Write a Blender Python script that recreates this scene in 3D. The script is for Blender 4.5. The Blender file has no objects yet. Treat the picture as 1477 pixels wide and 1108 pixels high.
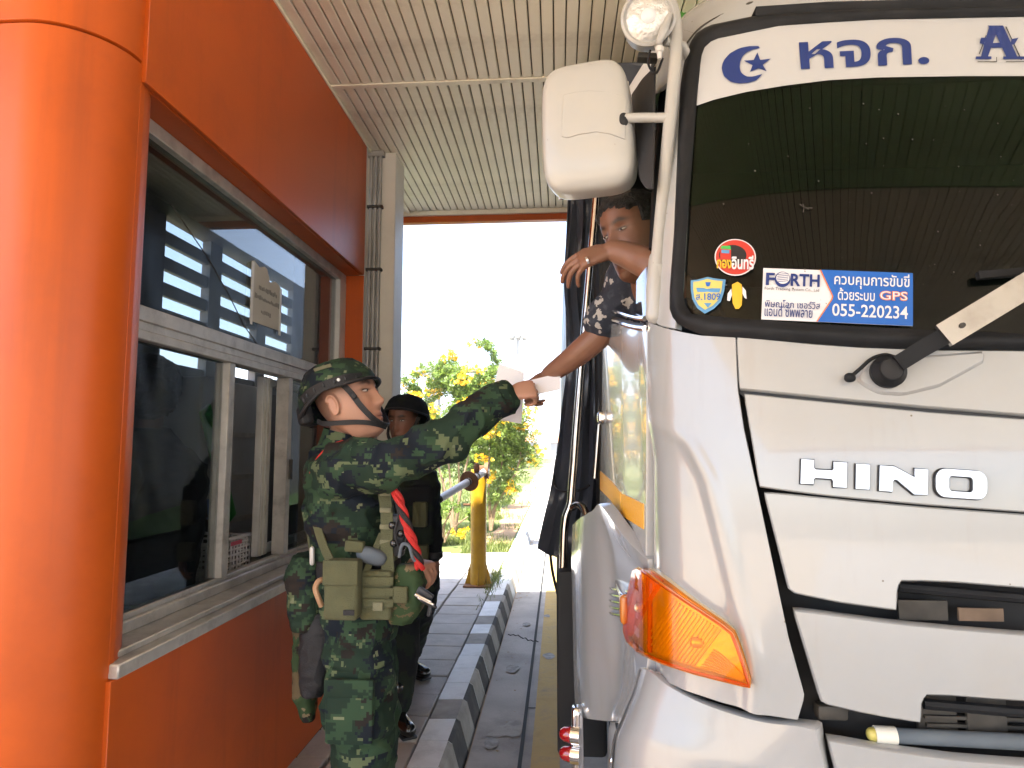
import bpy, bmesh, math, random
import numpy as np
from mathutils import Vector, Matrix, noise

random.seed(7)
rng = np.random.default_rng(7)
SC = bpy.context.scene
COL = SC.collection

# ---------------------------------------------------------------- camera, sky, sun, exposure
F_PX, PITCH, YAW = 960.0, math.atan(91 / 960.0), math.radians(4.0)
CAM = np.array([0.0, 0.0, 1.58])
cd = bpy.data.cameras.new('camera'); cam = bpy.data.objects.new('camera', cd); COL.objects.link(cam)
cam.location = CAM; cam.rotation_euler = (math.pi / 2 + PITCH, 0, YAW)
cd.sensor_width = 36; cd.lens = 36 * F_PX / 1477; cd.clip_start = 0.05; cd.clip_end = 3000
SC.camera = cam
SUN_EL, SUN_AZ = math.radians(62), math.radians(190)      # azimuth clockwise from +Y
w = bpy.data.worlds.new('World'); SC.world = w; w.use_nodes = True
nt = w.node_tree; bg = nt.nodes['Background']
sky = nt.nodes.new('ShaderNodeTexSky'); sky.sky_type = 'NISHITA'; sky.sun_disc = False
sky.sun_elevation = SUN_EL; sky.sun_rotation = SUN_AZ
sky.dust_density = 2.5; sky.air_density = 0.8; sky.ozone_density = 1.0
nt.links.new(sky.outputs[0], bg.inputs[0]); bg.inputs[1].default_value = 0.115
sl = bpy.data.lights.new('sun', 'SUN'); sl.energy = 3.8; sl.angle = math.radians(1.0); sl.color = (1, .965, .89)
so = bpy.data.objects.new('sun', sl); COL.objects.link(so)
sd = Vector((math.sin(SUN_AZ) * math.cos(SUN_EL), math.cos(SUN_AZ) * math.cos(SUN_EL), math.sin(SUN_EL)))
so.rotation_euler = sd.to_track_quat('Z', 'Y').to_euler(); so.location = (0, -4, 12)
vs = SC.view_settings; vs.view_transform = 'Standard'; vs.look = 'None'; vs.gamma = 1; vs.use_curve_mapping = False
vs.exposure = 2.95

# ---------------------------------------------------------------- measuring helpers (survey of the photograph)
_R = np.array([math.cos(YAW), math.sin(YAW), 0])
_F = np.array([-math.sin(YAW) * math.cos(PITCH), math.cos(YAW) * math.cos(PITCH), math.sin(PITCH)])
_U = np.cross(_R, _F)
def ray(u, v):
    u = np.asarray(u, float); v = np.asarray(v, float)
    return _F + (u[..., None] - 738.5) / F_PX * _R + (554 - v[..., None]) / F_PX * _U
def at(u, v, y):
    d = ray(u, v); return CAM + d * (np.asarray(y, float) / d[..., 1])[..., None]
def onX(u, v, x):
    d = ray(u, v); return CAM + d * (x / d[..., 0])[..., None]
def onZ(u, v, z):
    d = ray(u, v); return CAM + d * ((z - CAM[2]) / d[..., 2])[..., None]
def V(a): return Vector([float(c) for c in a])

# ---------------------------------------------------------------- materials
def _n(t, k, **kw):
    n = t.nodes.new(k)
    for a, b in kw.items(): setattr(n, a, b)
    return n
def mat(name, col, rough=.5, metal=0.0, var=0.0, vscale=6.0, bump=0.0, bscale=40.0, coat=0.0, spots=None, spec=.5, dirt=None, dscale=2.5):
    m = bpy.data.materials.new(name); m.use_nodes = True; t = m.node_tree; b = t.nodes['Principled BSDF']
    b.inputs['Base Color'].default_value = (*col, 1); b.inputs['Roughness'].default_value = rough
    b.inputs['Metallic'].default_value = metal; b.inputs['Coat Weight'].default_value = coat
    b.inputs['Coat Roughness'].default_value = .04; b.inputs['Specular IOR Level'].default_value = spec
    tc = _n(t, 'ShaderNodeTexCoord'); cur = None
    if var:
        nz = _n(t, 'ShaderNodeTexNoise'); nz.inputs['Scale'].default_value = vscale; nz.inputs['Detail'].default_value = 6
        t.links.new(tc.outputs['Object'], nz.inputs['Vector'])
        r = _n(t, 'ShaderNodeValToRGB'); e = r.color_ramp.elements
        e[0].position = .3; e[1].position = .72
        e[0].color = (*[c * (1 - var) for c in col], 1); e[1].color = (*[min(1, c * (1 + var)) for c in col], 1)
        t.links.new(nz.outputs['Fac'], r.inputs['Fac']); cur = r.outputs['Color']
    if dirt:
        nz = _n(t, 'ShaderNodeTexNoise'); nz.inputs['Scale'].default_value = dscale; nz.inputs['Detail'].default_value = 8; nz.inputs['Roughness'].default_value = .7
        t.links.new(tc.outputs['Object'], nz.inputs['Vector'])
        r = _n(t, 'ShaderNodeValToRGB'); r.color_ramp.elements[0].position = .5; r.color_ramp.elements[1].position = .78
        r.color_ramp.elements[1].color = (dirt[3],) * 3 + (1,); r.color_ramp.elements[0].color = (0, 0, 0, 1)
        t.links.new(nz.outputs['Fac'], r.inputs['Fac'])
        mx = _n(t, 'ShaderNodeMix', data_type='RGBA'); mx.inputs['B'].default_value = (*dirt[:3], 1); mx.inputs['A'].default_value = (*col, 1)
        t.links.new(r.outputs['Color'], mx.inputs['Factor'])
        if cur: t.links.new(cur, mx.inputs['A'])
        cur = mx.outputs['Result']
    if spots:
        vo = _n(t, 'ShaderNodeTexVoronoi'); vo.inputs['Scale'].default_value = spots[3]
        t.links.new(tc.outputs['Object'], vo.inputs['Vector'])
        lt = _n(t, 'ShaderNodeMath', operation='LESS_THAN'); lt.inputs[1].default_value = spots[4]
        t.links.new(vo.outputs['Distance'], lt.inputs[0])
        wn = _n(t, 'ShaderNodeSeparateColor'); t.links.new(vo.outputs['Color'], wn.inputs[0])
        g2 = _n(t, 'ShaderNodeMath', operation='GREATER_THAN'); g2.inputs[1].default_value = spots[5] if len(spots) > 5 else .6
        t.links.new(wn.outputs[0], g2.inputs[0])
        mu = _n(t, 'ShaderNodeMath', operation='MULTIPLY'); t.links.new(lt.outputs[0], mu.inputs[0]); t.links.new(g2.outputs[0], mu.inputs[1])
        mx = _n(t, 'ShaderNodeMix', data_type='RGBA'); mx.inputs['A'].default_value = (*col, 1); mx.inputs['B'].default_value = (*spots[:3], 1)
        t.links.new(mu.outputs[0], mx.inputs['Factor'])
        if cur: t.links.new(cur, mx.inputs['A'])
        cur = mx.outputs['Result']
    if cur: t.links.new(cur, b.inputs['Base Color'])
    if bump:
        nz = _n(t, 'ShaderNodeTexNoise'); nz.inputs['Scale'].default_value = bscale; nz.inputs['Detail'].default_value = 5
        t.links.new(tc.outputs['Object'], nz.inputs['Vector'])
        bp = _n(t, 'ShaderNodeBump'); bp.inputs['Strength'].default_value = bump; bp.inputs['Distance'].default_value = .01
        t.links.new(nz.outputs['Fac'], bp.inputs['Height']); t.links.new(bp.outputs[0], b.inputs['Normal'])
    return m
def thin_fresnel(t, ior):
    """the same reflection from both sides of a thin pane"""
    gi = _n(t, 'ShaderNodeNewGeometry'); mr = _n(t, 'ShaderNodeMapRange'); mr.inputs['To Min'].default_value = ior; mr.inputs['To Max'].default_value = 1 / ior
    t.links.new(gi.outputs['Backfacing'], mr.inputs['Value']); fr = _n(t, 'ShaderNodeFresnel'); t.links.new(mr.outputs[0], fr.inputs[0]); return fr
def glass_mat(name, tint, rough=0.0, ior=1.5, gl=(1, 1, 1)):
    m = bpy.data.materials.new(name); m.use_nodes = True; t = m.node_tree
    t.nodes.remove(t.nodes['Principled BSDF']); out = t.nodes['Material Output']
    tr = _n(t, 'ShaderNodeBsdfTransparent'); tr.inputs[0].default_value = (*tint, 1)
    g = _n(t, 'ShaderNodeBsdfGlossy'); g.inputs['Roughness'].default_value = rough; g.inputs[0].default_value = (*gl, 1)
    fr = thin_fresnel(t, ior)
    mx = _n(t, 'ShaderNodeMixShader')
    t.links.new(fr.outputs[0], mx.inputs[0]); t.links.new(tr.outputs[0], mx.inputs[1]); t.links.new(g.outputs[0], mx.inputs[2])
    t.links.new(mx.outputs[0], out.inputs['Surface'])
    return m
def leaf_mat(name, c1, c2, trans=.4):
    m = bpy.data.materials.new(name); m.use_nodes = True; t = m.node_tree; b = t.nodes['Principled BSDF']; out = t.nodes['Material Output']
    gi = _n(t, 'ShaderNodeNewGeometry')
    r = _n(t, 'ShaderNodeValToRGB'); r.color_ramp.elements[0].color = (*c1, 1); r.color_ramp.elements[1].color = (*c2, 1)
    t.links.new(gi.outputs['Random Per Island'], r.inputs['Fac'])
    t.links.new(r.outputs['Color'], b.inputs['Base Color']); b.inputs['Roughness'].default_value = .45
    tl = _n(t, 'ShaderNodeBsdfTranslucent'); t.links.new(r.outputs['Color'], tl.inputs[0])
    mx = _n(t, 'ShaderNodeMixShader'); mx.inputs[0].default_value = trans
    t.links.new(b.outputs[0], mx.inputs[1]); t.links.new(tl.outputs[0], mx.inputs[2]); t.links.new(mx.outputs[0], out.inputs['Surface'])
    return m
def camo_mat(name, cols, pix=.010, sc=5.5, rough=.85):
    """pixel camouflage: a few noise fields read on a snapped grid"""
    m = bpy.data.materials.new(name); m.use_nodes = True; t = m.node_tree; b = t.nodes['Principled BSDF']
    tc = _n(t, 'ShaderNodeTexCoord'); sn = _n(t, 'ShaderNodeVectorMath', operation='SNAP'); sn.inputs[1].default_value = (pix, pix, pix)
    t.links.new(tc.outputs['Object'], sn.inputs[0])
    cur = None
    for k, (c, th, s, stretch) in enumerate(cols):
        mp = _n(t, 'ShaderNodeMapping'); mp.inputs['Location'].default_value = (k * 3.7, k * 1.3, k * 2.1); mp.inputs['Scale'].default_value = (1, 1, stretch)
        t.links.new(sn.outputs[0], mp.inputs[0])
        nz = _n(t, 'ShaderNodeTexNoise'); nz.inputs['Scale'].default_value = s; nz.inputs['Detail'].default_value = 5; nz.inputs['Roughness'].default_value = .6
        t.links.new(mp.outputs[0], nz.inputs['Vector'])
        if cur is None:
            mx = _n(t, 'ShaderNodeRGB'); mx.outputs[0].default_value = (*c, 1); cur = mx.outputs[0]; continue
        g = _n(t, 'ShaderNodeMath', operation='GREATER_THAN'); g.inputs[1].default_value = th
        t.links.new(nz.outputs['Fac'], g.inputs[0])
        mx = _n(t, 'ShaderNodeMix', data_type='RGBA'); mx.inputs['B'].default_value = (*c, 1)
        t.links.new(g.outputs[0], mx.inputs['Factor']); t.links.new(cur, mx.inputs['A']); cur = mx.outputs['Result']
    t.links.new(cur, b.inputs['Base Color']); b.inputs['Roughness'].default_value = rough; b.inputs['Specular IOR Level'].default_value = .25
    nz = _n(t, 'ShaderNodeTexNoise'); nz.inputs['Scale'].default_value = 400
    t.links.new(tc.outputs['Object'], nz.inputs['Vector'])
    bp = _n(t, 'ShaderNodeBump'); bp.inputs['Strength'].default_value = .25; bp.inputs['Distance'].default_value = .002
    t.links.new(nz.outputs['Fac'], bp.inputs['Height']); t.links.new(bp.outputs[0], b.inputs['Normal'])
    return m
def attr_mat(name, rough=.5):
    m = bpy.data.materials.new(name); m.use_nodes = True; t = m.node_tree; b = t.nodes['Principled BSDF']
    a = _n(t, 'ShaderNodeAttribute'); a.attribute_name = 'tint'; t.links.new(a.outputs['Color'], b.inputs['Base Color'])
    b.inputs['Roughness'].default_value = rough; b.inputs['Subsurface Weight'].default_value = .08; b.inputs['Subsurface Scale'].default_value = .01
    tc = _n(t, 'ShaderNodeTexCoord'); nz = _n(t, 'ShaderNodeTexNoise'); nz.inputs['Scale'].default_value = 220
    t.links.new(tc.outputs['Object'], nz.inputs['Vector'])
    bp = _n(t, 'ShaderNodeBump'); bp.inputs['Strength'].default_value = .12; bp.inputs['Distance'].default_value = .002
    t.links.new(nz.outputs['Fac'], bp.inputs['Height']); t.links.new(bp.outputs[0], b.inputs['Normal'])
    return m

M = {}
M['orange'] = mat('orange_panel', (.49, .086, .007), .38, spec=.35, var=.06, vscale=1.5, dirt=(.16, .03, .01, .35), dscale=1.7, spots=(.12, .03, .01, 9, .012, .8))
def streaks(m, col, sx=7.0, sz=.35, lo=.54, hi=.80, amt=.5):
    """rain runs and rubbed dirt, long in the vertical"""
    t = m.node_tree; b = t.nodes['Principled BSDF']; src = b.inputs['Base Color'].links[0].from_socket if b.inputs['Base Color'].links else None
    tc = _n(t, 'ShaderNodeTexCoord'); mp = _n(t, 'ShaderNodeMapping'); mp.inputs['Scale'].default_value = (sx, sx, sz); t.links.new(tc.outputs['Object'], mp.inputs[0])
    nz = _n(t, 'ShaderNodeTexNoise'); nz.inputs['Scale'].default_value = 1.0; nz.inputs['Detail'].default_value = 7; nz.inputs['Roughness'].default_value = .65; t.links.new(mp.outputs[0], nz.inputs['Vector'])
    mr = _n(t, 'ShaderNodeMapRange'); mr.inputs['From Min'].default_value = lo; mr.inputs['From Max'].default_value = hi; mr.inputs['To Max'].default_value = amt; t.links.new(nz.outputs['Fac'], mr.inputs['Value'])
    mx = _n(t, 'ShaderNodeMix', data_type='RGBA'); mx.inputs['B'].default_value = (*col, 1); t.links.new(mr.outputs[0], mx.inputs['Factor'])
    if src: t.links.new(src, mx.inputs['A'])
    t.links.new(mx.outputs['Result'], b.inputs['Base Color'])
streaks(M['orange'], (.20, .04, .008))
M['slat'] = mat('ceiling_slat', (.87, .81, .65), .42, var=.07, vscale=2.5, dirt=(.27, .19, .10, .55), dscale=1.9)
M['groove'] = mat('ceiling_groove', (.10, .08, .05), .8)
M['cream'] = mat('cream_paint', (.72, .69, .60), .5, var=.06, dirt=(.3, .27, .2, .4), dscale=3)
M['alu'] = mat('window_aluminium', (.56, .54, .50), .38, metal=.45, var=.12, vscale=14, dirt=(.16, .14, .12, .6), dscale=9)
M['alu_pale'] = mat('pale_aluminium', (.62, .62, .60), .4, metal=.2, var=.06, dirt=(.25, .24, .22, .4), dscale=7)
M['conduit'] = mat('grey_conduit', (.36, .35, .33), .45, metal=.3, var=.15, vscale=8)
M['booth_glass'] = glass_mat('booth_glass', (.62, .66, .66))
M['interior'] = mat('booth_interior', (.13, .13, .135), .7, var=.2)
M['grille'] = mat('grille_grey', (.16, .17, .18), .5, var=.1)
M['cabinet'] = mat('grey_cabinet', (.52, .53, .53), .5, var=.08)
M['paper'] = mat('paper', (.80, .80, .84), .7, var=.03)
M['notice'] = mat('notice_paper', (.52, .50, .44), .7, var=.05, vscale=8)
M['ink'] = mat('faded_ink', (.25, .24, .22), .8)
M['tape'] = mat('sticky_tape', (.72, .70, .62), .3)
M['plastic_white'] = mat('white_plastic', (.7, .7, .74), .4)
M['pink'] = mat('pink_plastic', (.7, .12, .2), .4)
M['blue_cloth'] = mat('blue_cloth', (.12, .2, .42), .8, var=.1)
M['white'] = mat('cab_paint', (.335, .346, .35), .2, var=.025, vscale=3, coat=.6, spots=(.16, .14, .11, 30, .055, .84), dirt=(.33, .30, .25, .35), dscale=3.2)
streaks(M['white'], (.26, .23, .19), 16, 1.6, .56, .85, .45)
M['cream_metal'] = mat('cream_mirror_paint', (.37, .365, .345), .33, var=.04, coat=.2, spots=(.12, .10, .08, 38, .05, .80), dirt=(.45, .39, .28, .30), dscale=6)
M['black'] = mat('black_trim', (.012, .013, .016), .5, var=.3, bump=.1)
M['rubber'] = mat('black_rubber', (.007, .008, .010), .6, spec=.25, var=.25, vscale=12, dirt=(.03, .03, .03, .5), dscale=8)
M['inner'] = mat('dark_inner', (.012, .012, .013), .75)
M['grime'] = mat('grimy_metal', (.05, .045, .038), .6, metal=.2, var=.4, vscale=20)
M['brown'] = mat('brown_filter', (.16, .11, .075), .8, var=.3, vscale=18)
M['chrome'] = mat('chrome', (.80, .80, .82), .09, metal=1)
M['wiper_metal'] = mat('brushed_wiper_metal', (.50, .50, .51), .22, metal=1, var=.1, dirt=(.25, .22, .2, .5), dscale=9)
M['badge_chrome'] = mat('badge_chrome', (.47, .49, .53), .26, metal=1)
M['steel'] = mat('stainless_steel', (.55, .50, .46), .16, metal=1, var=.1)
M['screen_glass'] = glass_mat('windscreen_glass', (.22, .27, .23), ior=1.33)
M['film'] = glass_mat('tint_film', (.30, .50, .36), ior=1.25, gl=(.8, 1, .85))
M['door_glass'] = glass_mat('door_glass', (.5, .55, .53), ior=1.9)
M['banner'] = mat('banner_vinyl', (.43, .435, .44), .4, var=.02)
M['navy_ink'] = mat('navy_ink', (.006, .026, .15), .4)
M['blue_ink'] = mat('blue_vinyl', (.008, .105, .42), .35)
M['cyan_ink'] = mat('light_blue_vinyl', (.08, .25, .46), .35)
M['white_ink'] = mat('white_vinyl', (.62, .62, .64), .35)
M['red_ink'] = mat('red_vinyl', (.45, .03, .02), .35)
M['yellow_ink'] = mat('yellow_vinyl', (.58, .38, .02), .35)
M['pale_yellow'] = mat('pale_yellow_vinyl', (.55, .47, .12), .35)
M['orange_ink'] = mat('orange_vinyl', (.62, .17, .03), .35)
M['green_ink'] = mat('green_vinyl', (.05, .4, .08), .35)
M['black_ink'] = mat('black_vinyl', (.01, .01, .012), .4)
M['reflector'] = mat('amber_reflector_tape', (.80, .38, .02), .3, bump=.4, bscale=140)
M['bug'] = mat('dried_bug', (.13, .125, .11), .8)
M['tarp'] = mat('tarpaulin', (.045, .052, .070), .30, var=.25, vscale=5, bump=.15, bscale=60, dirt=(.07, .07, .08, .5), dscale=4)
M['green_body'] = mat('green_truck_body', (.045, .20, .025), .45, var=.1)
M['tyre'] = mat('tyre_rubber', (.02, .02, .02), .8, bump=.3)
M['redlens'] = mat('red_lens', (.35, .01, .012), .12, coat=1)
M['skin'] = attr_mat('skin')
M['hair'] = mat('black_hair', (.010, .009, .008), .5, bump=1.0, bscale=160)
M['eyewhite'] = mat('eye_white', (.55, .5, .46), .2)
M['iris'] = mat('dark_iris', (.015, .01, .008), .1)
CAMO = [((.007, .011, .018), 0, 4, 1), ((.014, .030, .019), .47, 7, 1.2), ((.028, .058, .030), .54, 10, 1.5), ((.018, .014, .012), .61, 8, 1.2), ((.095, .120, .062), .595, 10, 1.8), ((.15, .17, .10), .67, 14, 2.2)]
M['camo'] = camo_mat('pixel_camouflage', CAMO, .0085)
CAMO2 = [((.008, .010, .013), 0, 4, 1), ((.012, .020, .013), .52, 7, 1.3), ((.022, .032, .02), .64, 9, 1.6)]
M['camo_dark'] = camo_mat('dark_camouflage', CAMO2, .01)
WOOD = [((.10, .075, .04), 0, 4, 1), ((.03, .055, .022), .5, 7, 1.2), ((.016, .012, .01), .60, 9, 1.2), ((.17, .13, .075), .64, 8, 1.2)]
M['woodland'] = camo_mat('woodland_camouflage', WOOD, .002)
M['olive'] = mat('olive_webbing', (.085, .088, .042), .85, var=.12, vscale=20, bump=.4, bscale=260)
M['olive_lt'] = mat('faded_olive_webbing', (.17, .165, .10), .85, var=.12, bump=.4, bscale=260)
M['blackcloth'] = mat('black_nylon', (.012, .012, .014), .7, var=.3, bump=.3, bscale=200)
M['strap'] = mat('black_strap', (.009, .009, .011), .6, bump=.3, bscale=300)
M['leather'] = mat('polished_leather', (.010, .010, .010), .22, coat=.4)
M['red_cord'] = mat('red_cord', (.50, .018, .014), .65, bump=.4, bscale=250)
M['greycloth'] = mat('grey_cloth', (.10, .12, .14), .8, var=.2)
M['tan'] = mat('tan_hook', (.42, .25, .14), .5)
M['floral'] = mat('floral_shirt', (.016, .021, .036), .8, spots=(.38, .36, .34, 30, .42, .66), dirt=(.10, .11, .13, .8), dscale=26)
def print_mat(m, scale, thr, warp):
    t = m.node_tree
    vo = [n for n in t.nodes if n.type == 'TEX_VORONOI'][0]; tc = [n for n in t.nodes if n.type == 'TEX_COORD'][0]
    nz = _n(t, 'ShaderNodeTexNoise'); nz.inputs['Scale'].default_value = 38; nz.inputs['Detail'].default_value = 3
    sc_ = _n(t, 'ShaderNodeVectorMath', operation='SCALE'); sc_.inputs['Scale'].default_value = warp
    ad = _n(t, 'ShaderNodeVectorMath', operation='ADD')
    t.links.new(tc.outputs['Object'], nz.inputs['Vector']); t.links.new(nz.outputs['Color'], sc_.inputs[0]); t.links.new(tc.outputs['Object'], ad.inputs[0]); t.links.new(sc_.outputs[0], ad.inputs[1]); t.links.new(ad.outputs[0], vo.inputs['Vector'])
print_mat(M['floral'], 30, .4, .07)
# ground
M['slab'] = mat('paving_slab', (.44, .415, .39), .85, var=.14, vscale=4, bump=.35, bscale=90, dirt=(.13, .12, .11, .5), dscale=5)
M['bed'] = mat('joint_sand', (.07, .06, .05), .9, bump=.3)
M['kerb_w'] = mat('kerb_white_paint', (.78, .79, .79), .7, var=.06, vscale=9, dirt=(.32, .32, .31, .5), dscale=6, bump=.2)
M['kerb_k'] = mat('kerb_black_paint', (.035, .032, .03), .75, var=.4, vscale=9, dirt=(.16, .14, .12, .6), dscale=8, bump=.2)
M['kerb_g'] = mat('kerb_grey_paint', (.30, .28, .25), .8, var=.2, vscale=9, dirt=(.12, .11, .10, .6), dscale=7, bump=.2)
M['concrete'] = mat('road_concrete', (.43, .40, .37), .85, var=.16, vscale=3, bump=.35, bscale=70, dirt=(.11, .095, .08, .65), dscale=1.8)
M['patch'] = mat('cement_patch', (.42, .40, .37), .9, var=.3, vscale=14, dirt=(.22, .2, .18, .9), dscale=14, bump=.4)
M['oil'] = mat('oil_stain', (.30, .28, .255), .7, var=.35, vscale=30)
M['joint'] = mat('road_joint_tar', (.02, .019, .018), .8)
M['yellow_line'] = mat('worn_yellow_line', (.52, .36, .13), .8, var=.12, vscale=7, dirt=(.25, .21, .16, .8), dscale=7, bump=.2)
M['yellow_paint'] = mat('yellow_post_paint', (.46, .25, .010), .4, var=.14, vscale=7, dirt=(.22, .09, .01, .55), dscale=6)
M['rust'] = mat('rusty_steel', (.17, .075, .03), .75, var=.3, vscale=14)
M['galv'] = mat('galvanised_pipe', (.58, .57, .55), .4, metal=.2, var=.1)
M['earth'] = mat('dry_earth', (.46, .35, .24), .95, var=.22, vscale=.6, bump=.4, bscale=20, dirt=(.26, .22, .07, .7), dscale=.45)
M['lawn'] = mat('lawn', (.10, .125, .025), .95, var=.4, vscale=1.2, bump=.5, bscale=30, dirt=(.26, .165, .08, .9), dscale=.35)
M['bare'] = mat('bare_earth', (.33, .20, .10), .95, var=.25, vscale=3, bump=.5, bscale=30, dirt=(.16, .15, .05, .7), dscale=1.2)
M['leaf'] = leaf_mat('shrub_leaf', (.075, .135, .018), (.21, .30, .05), .45)
M['leaf2'] = leaf_mat('pale_shrub_leaf', (.09, .15, .02), (.22, .30, .06), .45)
M['petal'] = leaf_mat('yellow_petal', (.72, .38, .008), (.80, .50, .02), .35)
M['bark'] = mat('shrub_bark', (.22, .15, .085), .9, var=.2, bump=.5)
M['grassblade'] = leaf_mat('grass_blade', (.07, .115, .018), (.22, .24, .06), .4)
M['dryleaf'] = leaf_mat('dry_leaf', (.22, .13, .05), (.4, .27, .12), .2)
M['far_concrete'] = mat('pale_concrete', (.16, .16, .155), .8, var=.08)
M['roof_tile'] = mat('orange_roof', (.48, .20, .09), .7, var=.1)
M['hill'] = mat('far_hill', (.10, .15, .17), .95, var=.2, vscale=.02)
M['far_tree'] = leaf_mat('far_tree_leaf', (.07, .12, .03), (.16, .22, .06), .3)

# ---------------------------------------------------------------- object helpers
BASE = {}
def _finish(me, angle=40):
    bm = bmesh.new(); bm.from_mesh(me)
    for f in bm.faces: f.smooth = True
    a = math.radians(angle)
    for e in bm.edges:
        if len(e.link_faces) == 2: e.smooth = e.calc_face_angle(0) < a
    bm.to_mesh(me); bm.free()
def obj(name, geo, m, parent=None, loc=None, flat=False, angle=40, raw=False):
    """geo: bmesh, (verts, faces) or mesh in world coordinates -> ONE object; parts keep their parent's origin"""
    if isinstance(geo, bmesh.types.BMesh):
        me = bpy.data.meshes.new(name); geo.to_mesh(me); geo.free()
    elif isinstance(geo, tuple):
        me = bpy.data.meshes.new(name); me.from_pydata([tuple(map(float, p)) for p in geo[0]], [], [tuple(map(int, f)) for f in geo[1]])
    else: me = geo; me.name = name
    if not flat and not raw: _finish(me, angle)
    o = bpy.data.objects.new(name, me); COL.objects.link(o)
    for mm in (m if isinstance(m, (list, tuple)) else [m]): me.materials.append(mm)
    b = BASE[parent.name] if parent else Vector((0, 0, 0) if loc is None else loc)
    me.transform(Matrix.Translation(-b)); me.update()
    BASE[o.name] = b.copy()
    if parent: o.parent = parent
    else: o.location = b
    return o
def tag(o, label=None, cat=None, group=None, kind=None):
    if label: o['label'] = label
    if cat: o['category'] = cat
    if group: o['group'] = group
    if kind: o['kind'] = kind
    return o
def thing(name, label, cat, loc, group=None):
    o = bpy.data.objects.new(name, None); COL.objects.link(o); o.empty_display_size = .1
    o.location = loc; BASE[o.name] = Vector(loc)
    return tag(o, label, cat, group)
def copy_part(o, parent, dx):
    c = o.copy(); COL.objects.link(c); c.parent = parent; c.location = o.location + Vector(dx); BASE[c.name] = BASE[o.name]
    return c
def box(a, b, bev=0.0, seg=2, bm=None):
    bm = bm or bmesh.new(); a = Vector(a); b = Vector(b)
    r = bmesh.ops.create_cube(bm, size=1, matrix=Matrix.Translation((a + b) / 2) @ Matrix.Diagonal([*(b - a), 1]))
    if bev:
        es = list({e for v in r['verts'] for e in v.link_edges})
        bmesh.ops.bevel(bm, geom=es, offset=bev, segments=seg, affect='EDGES', profile=.5)
    return bm
def obox(c, size, rot, bev=0.0, seg=2, bm=None):
    bm = bm or bmesh.new()
    r = bmesh.ops.create_cube(bm, size=1, matrix=Matrix.Translation(V(c)) @ rot.to_4x4() @ Matrix.Diagonal([*size, 1]))
    if bev:
        es = list({e for v in r['verts'] for e in v.link_edges})
        bmesh.ops.bevel(bm, geom=es, offset=bev, segments=seg, affect='EDGES', profile=.5)
    return bm
def smooth_path(pts, k=6):
    P = [V(p) for p in pts]
    if len(P) < 3 or k < 2: return P
    out = []
    for i in range(len(P) - 1):
        p0, p1, p2, p3 = P[max(i - 1, 0)], P[i], P[i + 1], P[min(i + 2, len(P) - 1)]
        for j in range(k):
            t = j / k
            out.append(.5 * ((2 * p1) + (p2 - p0) * t + (2 * p0 - 5 * p1 + 4 * p2 - p3) * t * t + (3 * p1 - p0 - 3 * p2 + p3) * t ** 3))
    return out + [P[-1]]
def tube(pts, r, n=10, bm=None, caps=True, flat=None, up=None, rnd=False):
    """tube along pts; r a number or one per point; flat=(w,t) makes a strap instead"""
    bm = bm or bmesh.new(); P = [V(p) for p in pts]; m = len(P)
    rr = [r] * m if not hasattr(r, '__len__') else list(r)
    if rnd:
        d0 = (P[0] - P[1]).normalized(); d1 = (P[-1] - P[-2]).normalized()
        pre = [(P[0] + d0 * rr[0] * math.sin(a), rr[0] * math.cos(a)) for a in (1.45, 1.1, .75, .4)]
        post = [(P[-1] + d1 * rr[-1] * math.sin(a), rr[-1] * math.cos(a)) for a in (.4, .75, 1.1, 1.45)]
        P = [p for p, _ in pre] + P + [p for p, _ in post]; rr = [q for _, q in pre] + rr + [q for _, q in post]; m = len(P)
    rings = []; prev = None
    for i in range(m):
        t = (P[min(i + 1, m - 1)] - P[max(i - 1, 0)]).normalized()
        if prev is None:
            ref = Vector(up) if up is not None else (Vector((0, 0, 1)) if abs(t.z) < .9 else Vector((1, 0, 0)))
            a = t.cross(ref).normalized()
        else:
            a = (prev - t * prev.dot(t))
            a = a.normalized() if a.length > 1e-6 else t.orthogonal().normalized()
        prev = a; b = t.cross(a)
        ring = []
        for k in range(n):
            if flat:
                q = [(-1, -1), (1, -1), (1, 1), (-1, 1)][k % 4]
                ring.append(bm.verts.new(P[i] + a * q[0] * flat[0] / 2 + b * q[1] * flat[1] / 2))
            else:
                g = 2 * math.pi * k / n
                ring.append(bm.verts.new(P[i] + (a * math.cos(g) + b * math.sin(g)) * rr[i]))
        rings.append(ring)
    for i in range(m - 1):
        for k in range(n):
            bm.faces.new((rings[i][k], rings[i][(k + 1) % n], rings[i + 1][(k + 1) % n], rings[i + 1][k]))
    if caps:
        bm.faces.new(rings[0][::-1]); bm.faces.new(rings[-1])
    return bm
def strap(pts, wd, th, up, bm=None): return tube(pts, 1, 4, bm, True, (wd, th), up)
def cyl(a, b, r, n=20, bm=None, r2=None): return tube([a, b], [r, r if r2 is None else r2], n, bm)
def lathe(prof, c, axis, n=28, bm=None):
    """prof: (distance along axis, radius)"""
    bm = bm or bmesh.new(); ax = V(axis).normalized(); a = ax.orthogonal().normalized(); b = ax.cross(a); rings = []
    for d, r in prof:
        rings.append([bm.verts.new(V(c) + ax * d + (a * math.cos(2 * math.pi * k / n) + b * math.sin(2 * math.pi * k / n)) * max(r, 1e-4)) for k in range(n)])
    for i in range(len(rings) - 1):
        for k in range(n): bm.faces.new((rings[i][k], rings[i][(k + 1) % n], rings[i + 1][(k + 1) % n], rings[i + 1][k]))
    bm.faces.new(rings[0][::-1]); bm.faces.new(rings[-1])
    bmesh.ops.recalc_face_normals(bm, faces=bm.faces[:])
    return bm
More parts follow.
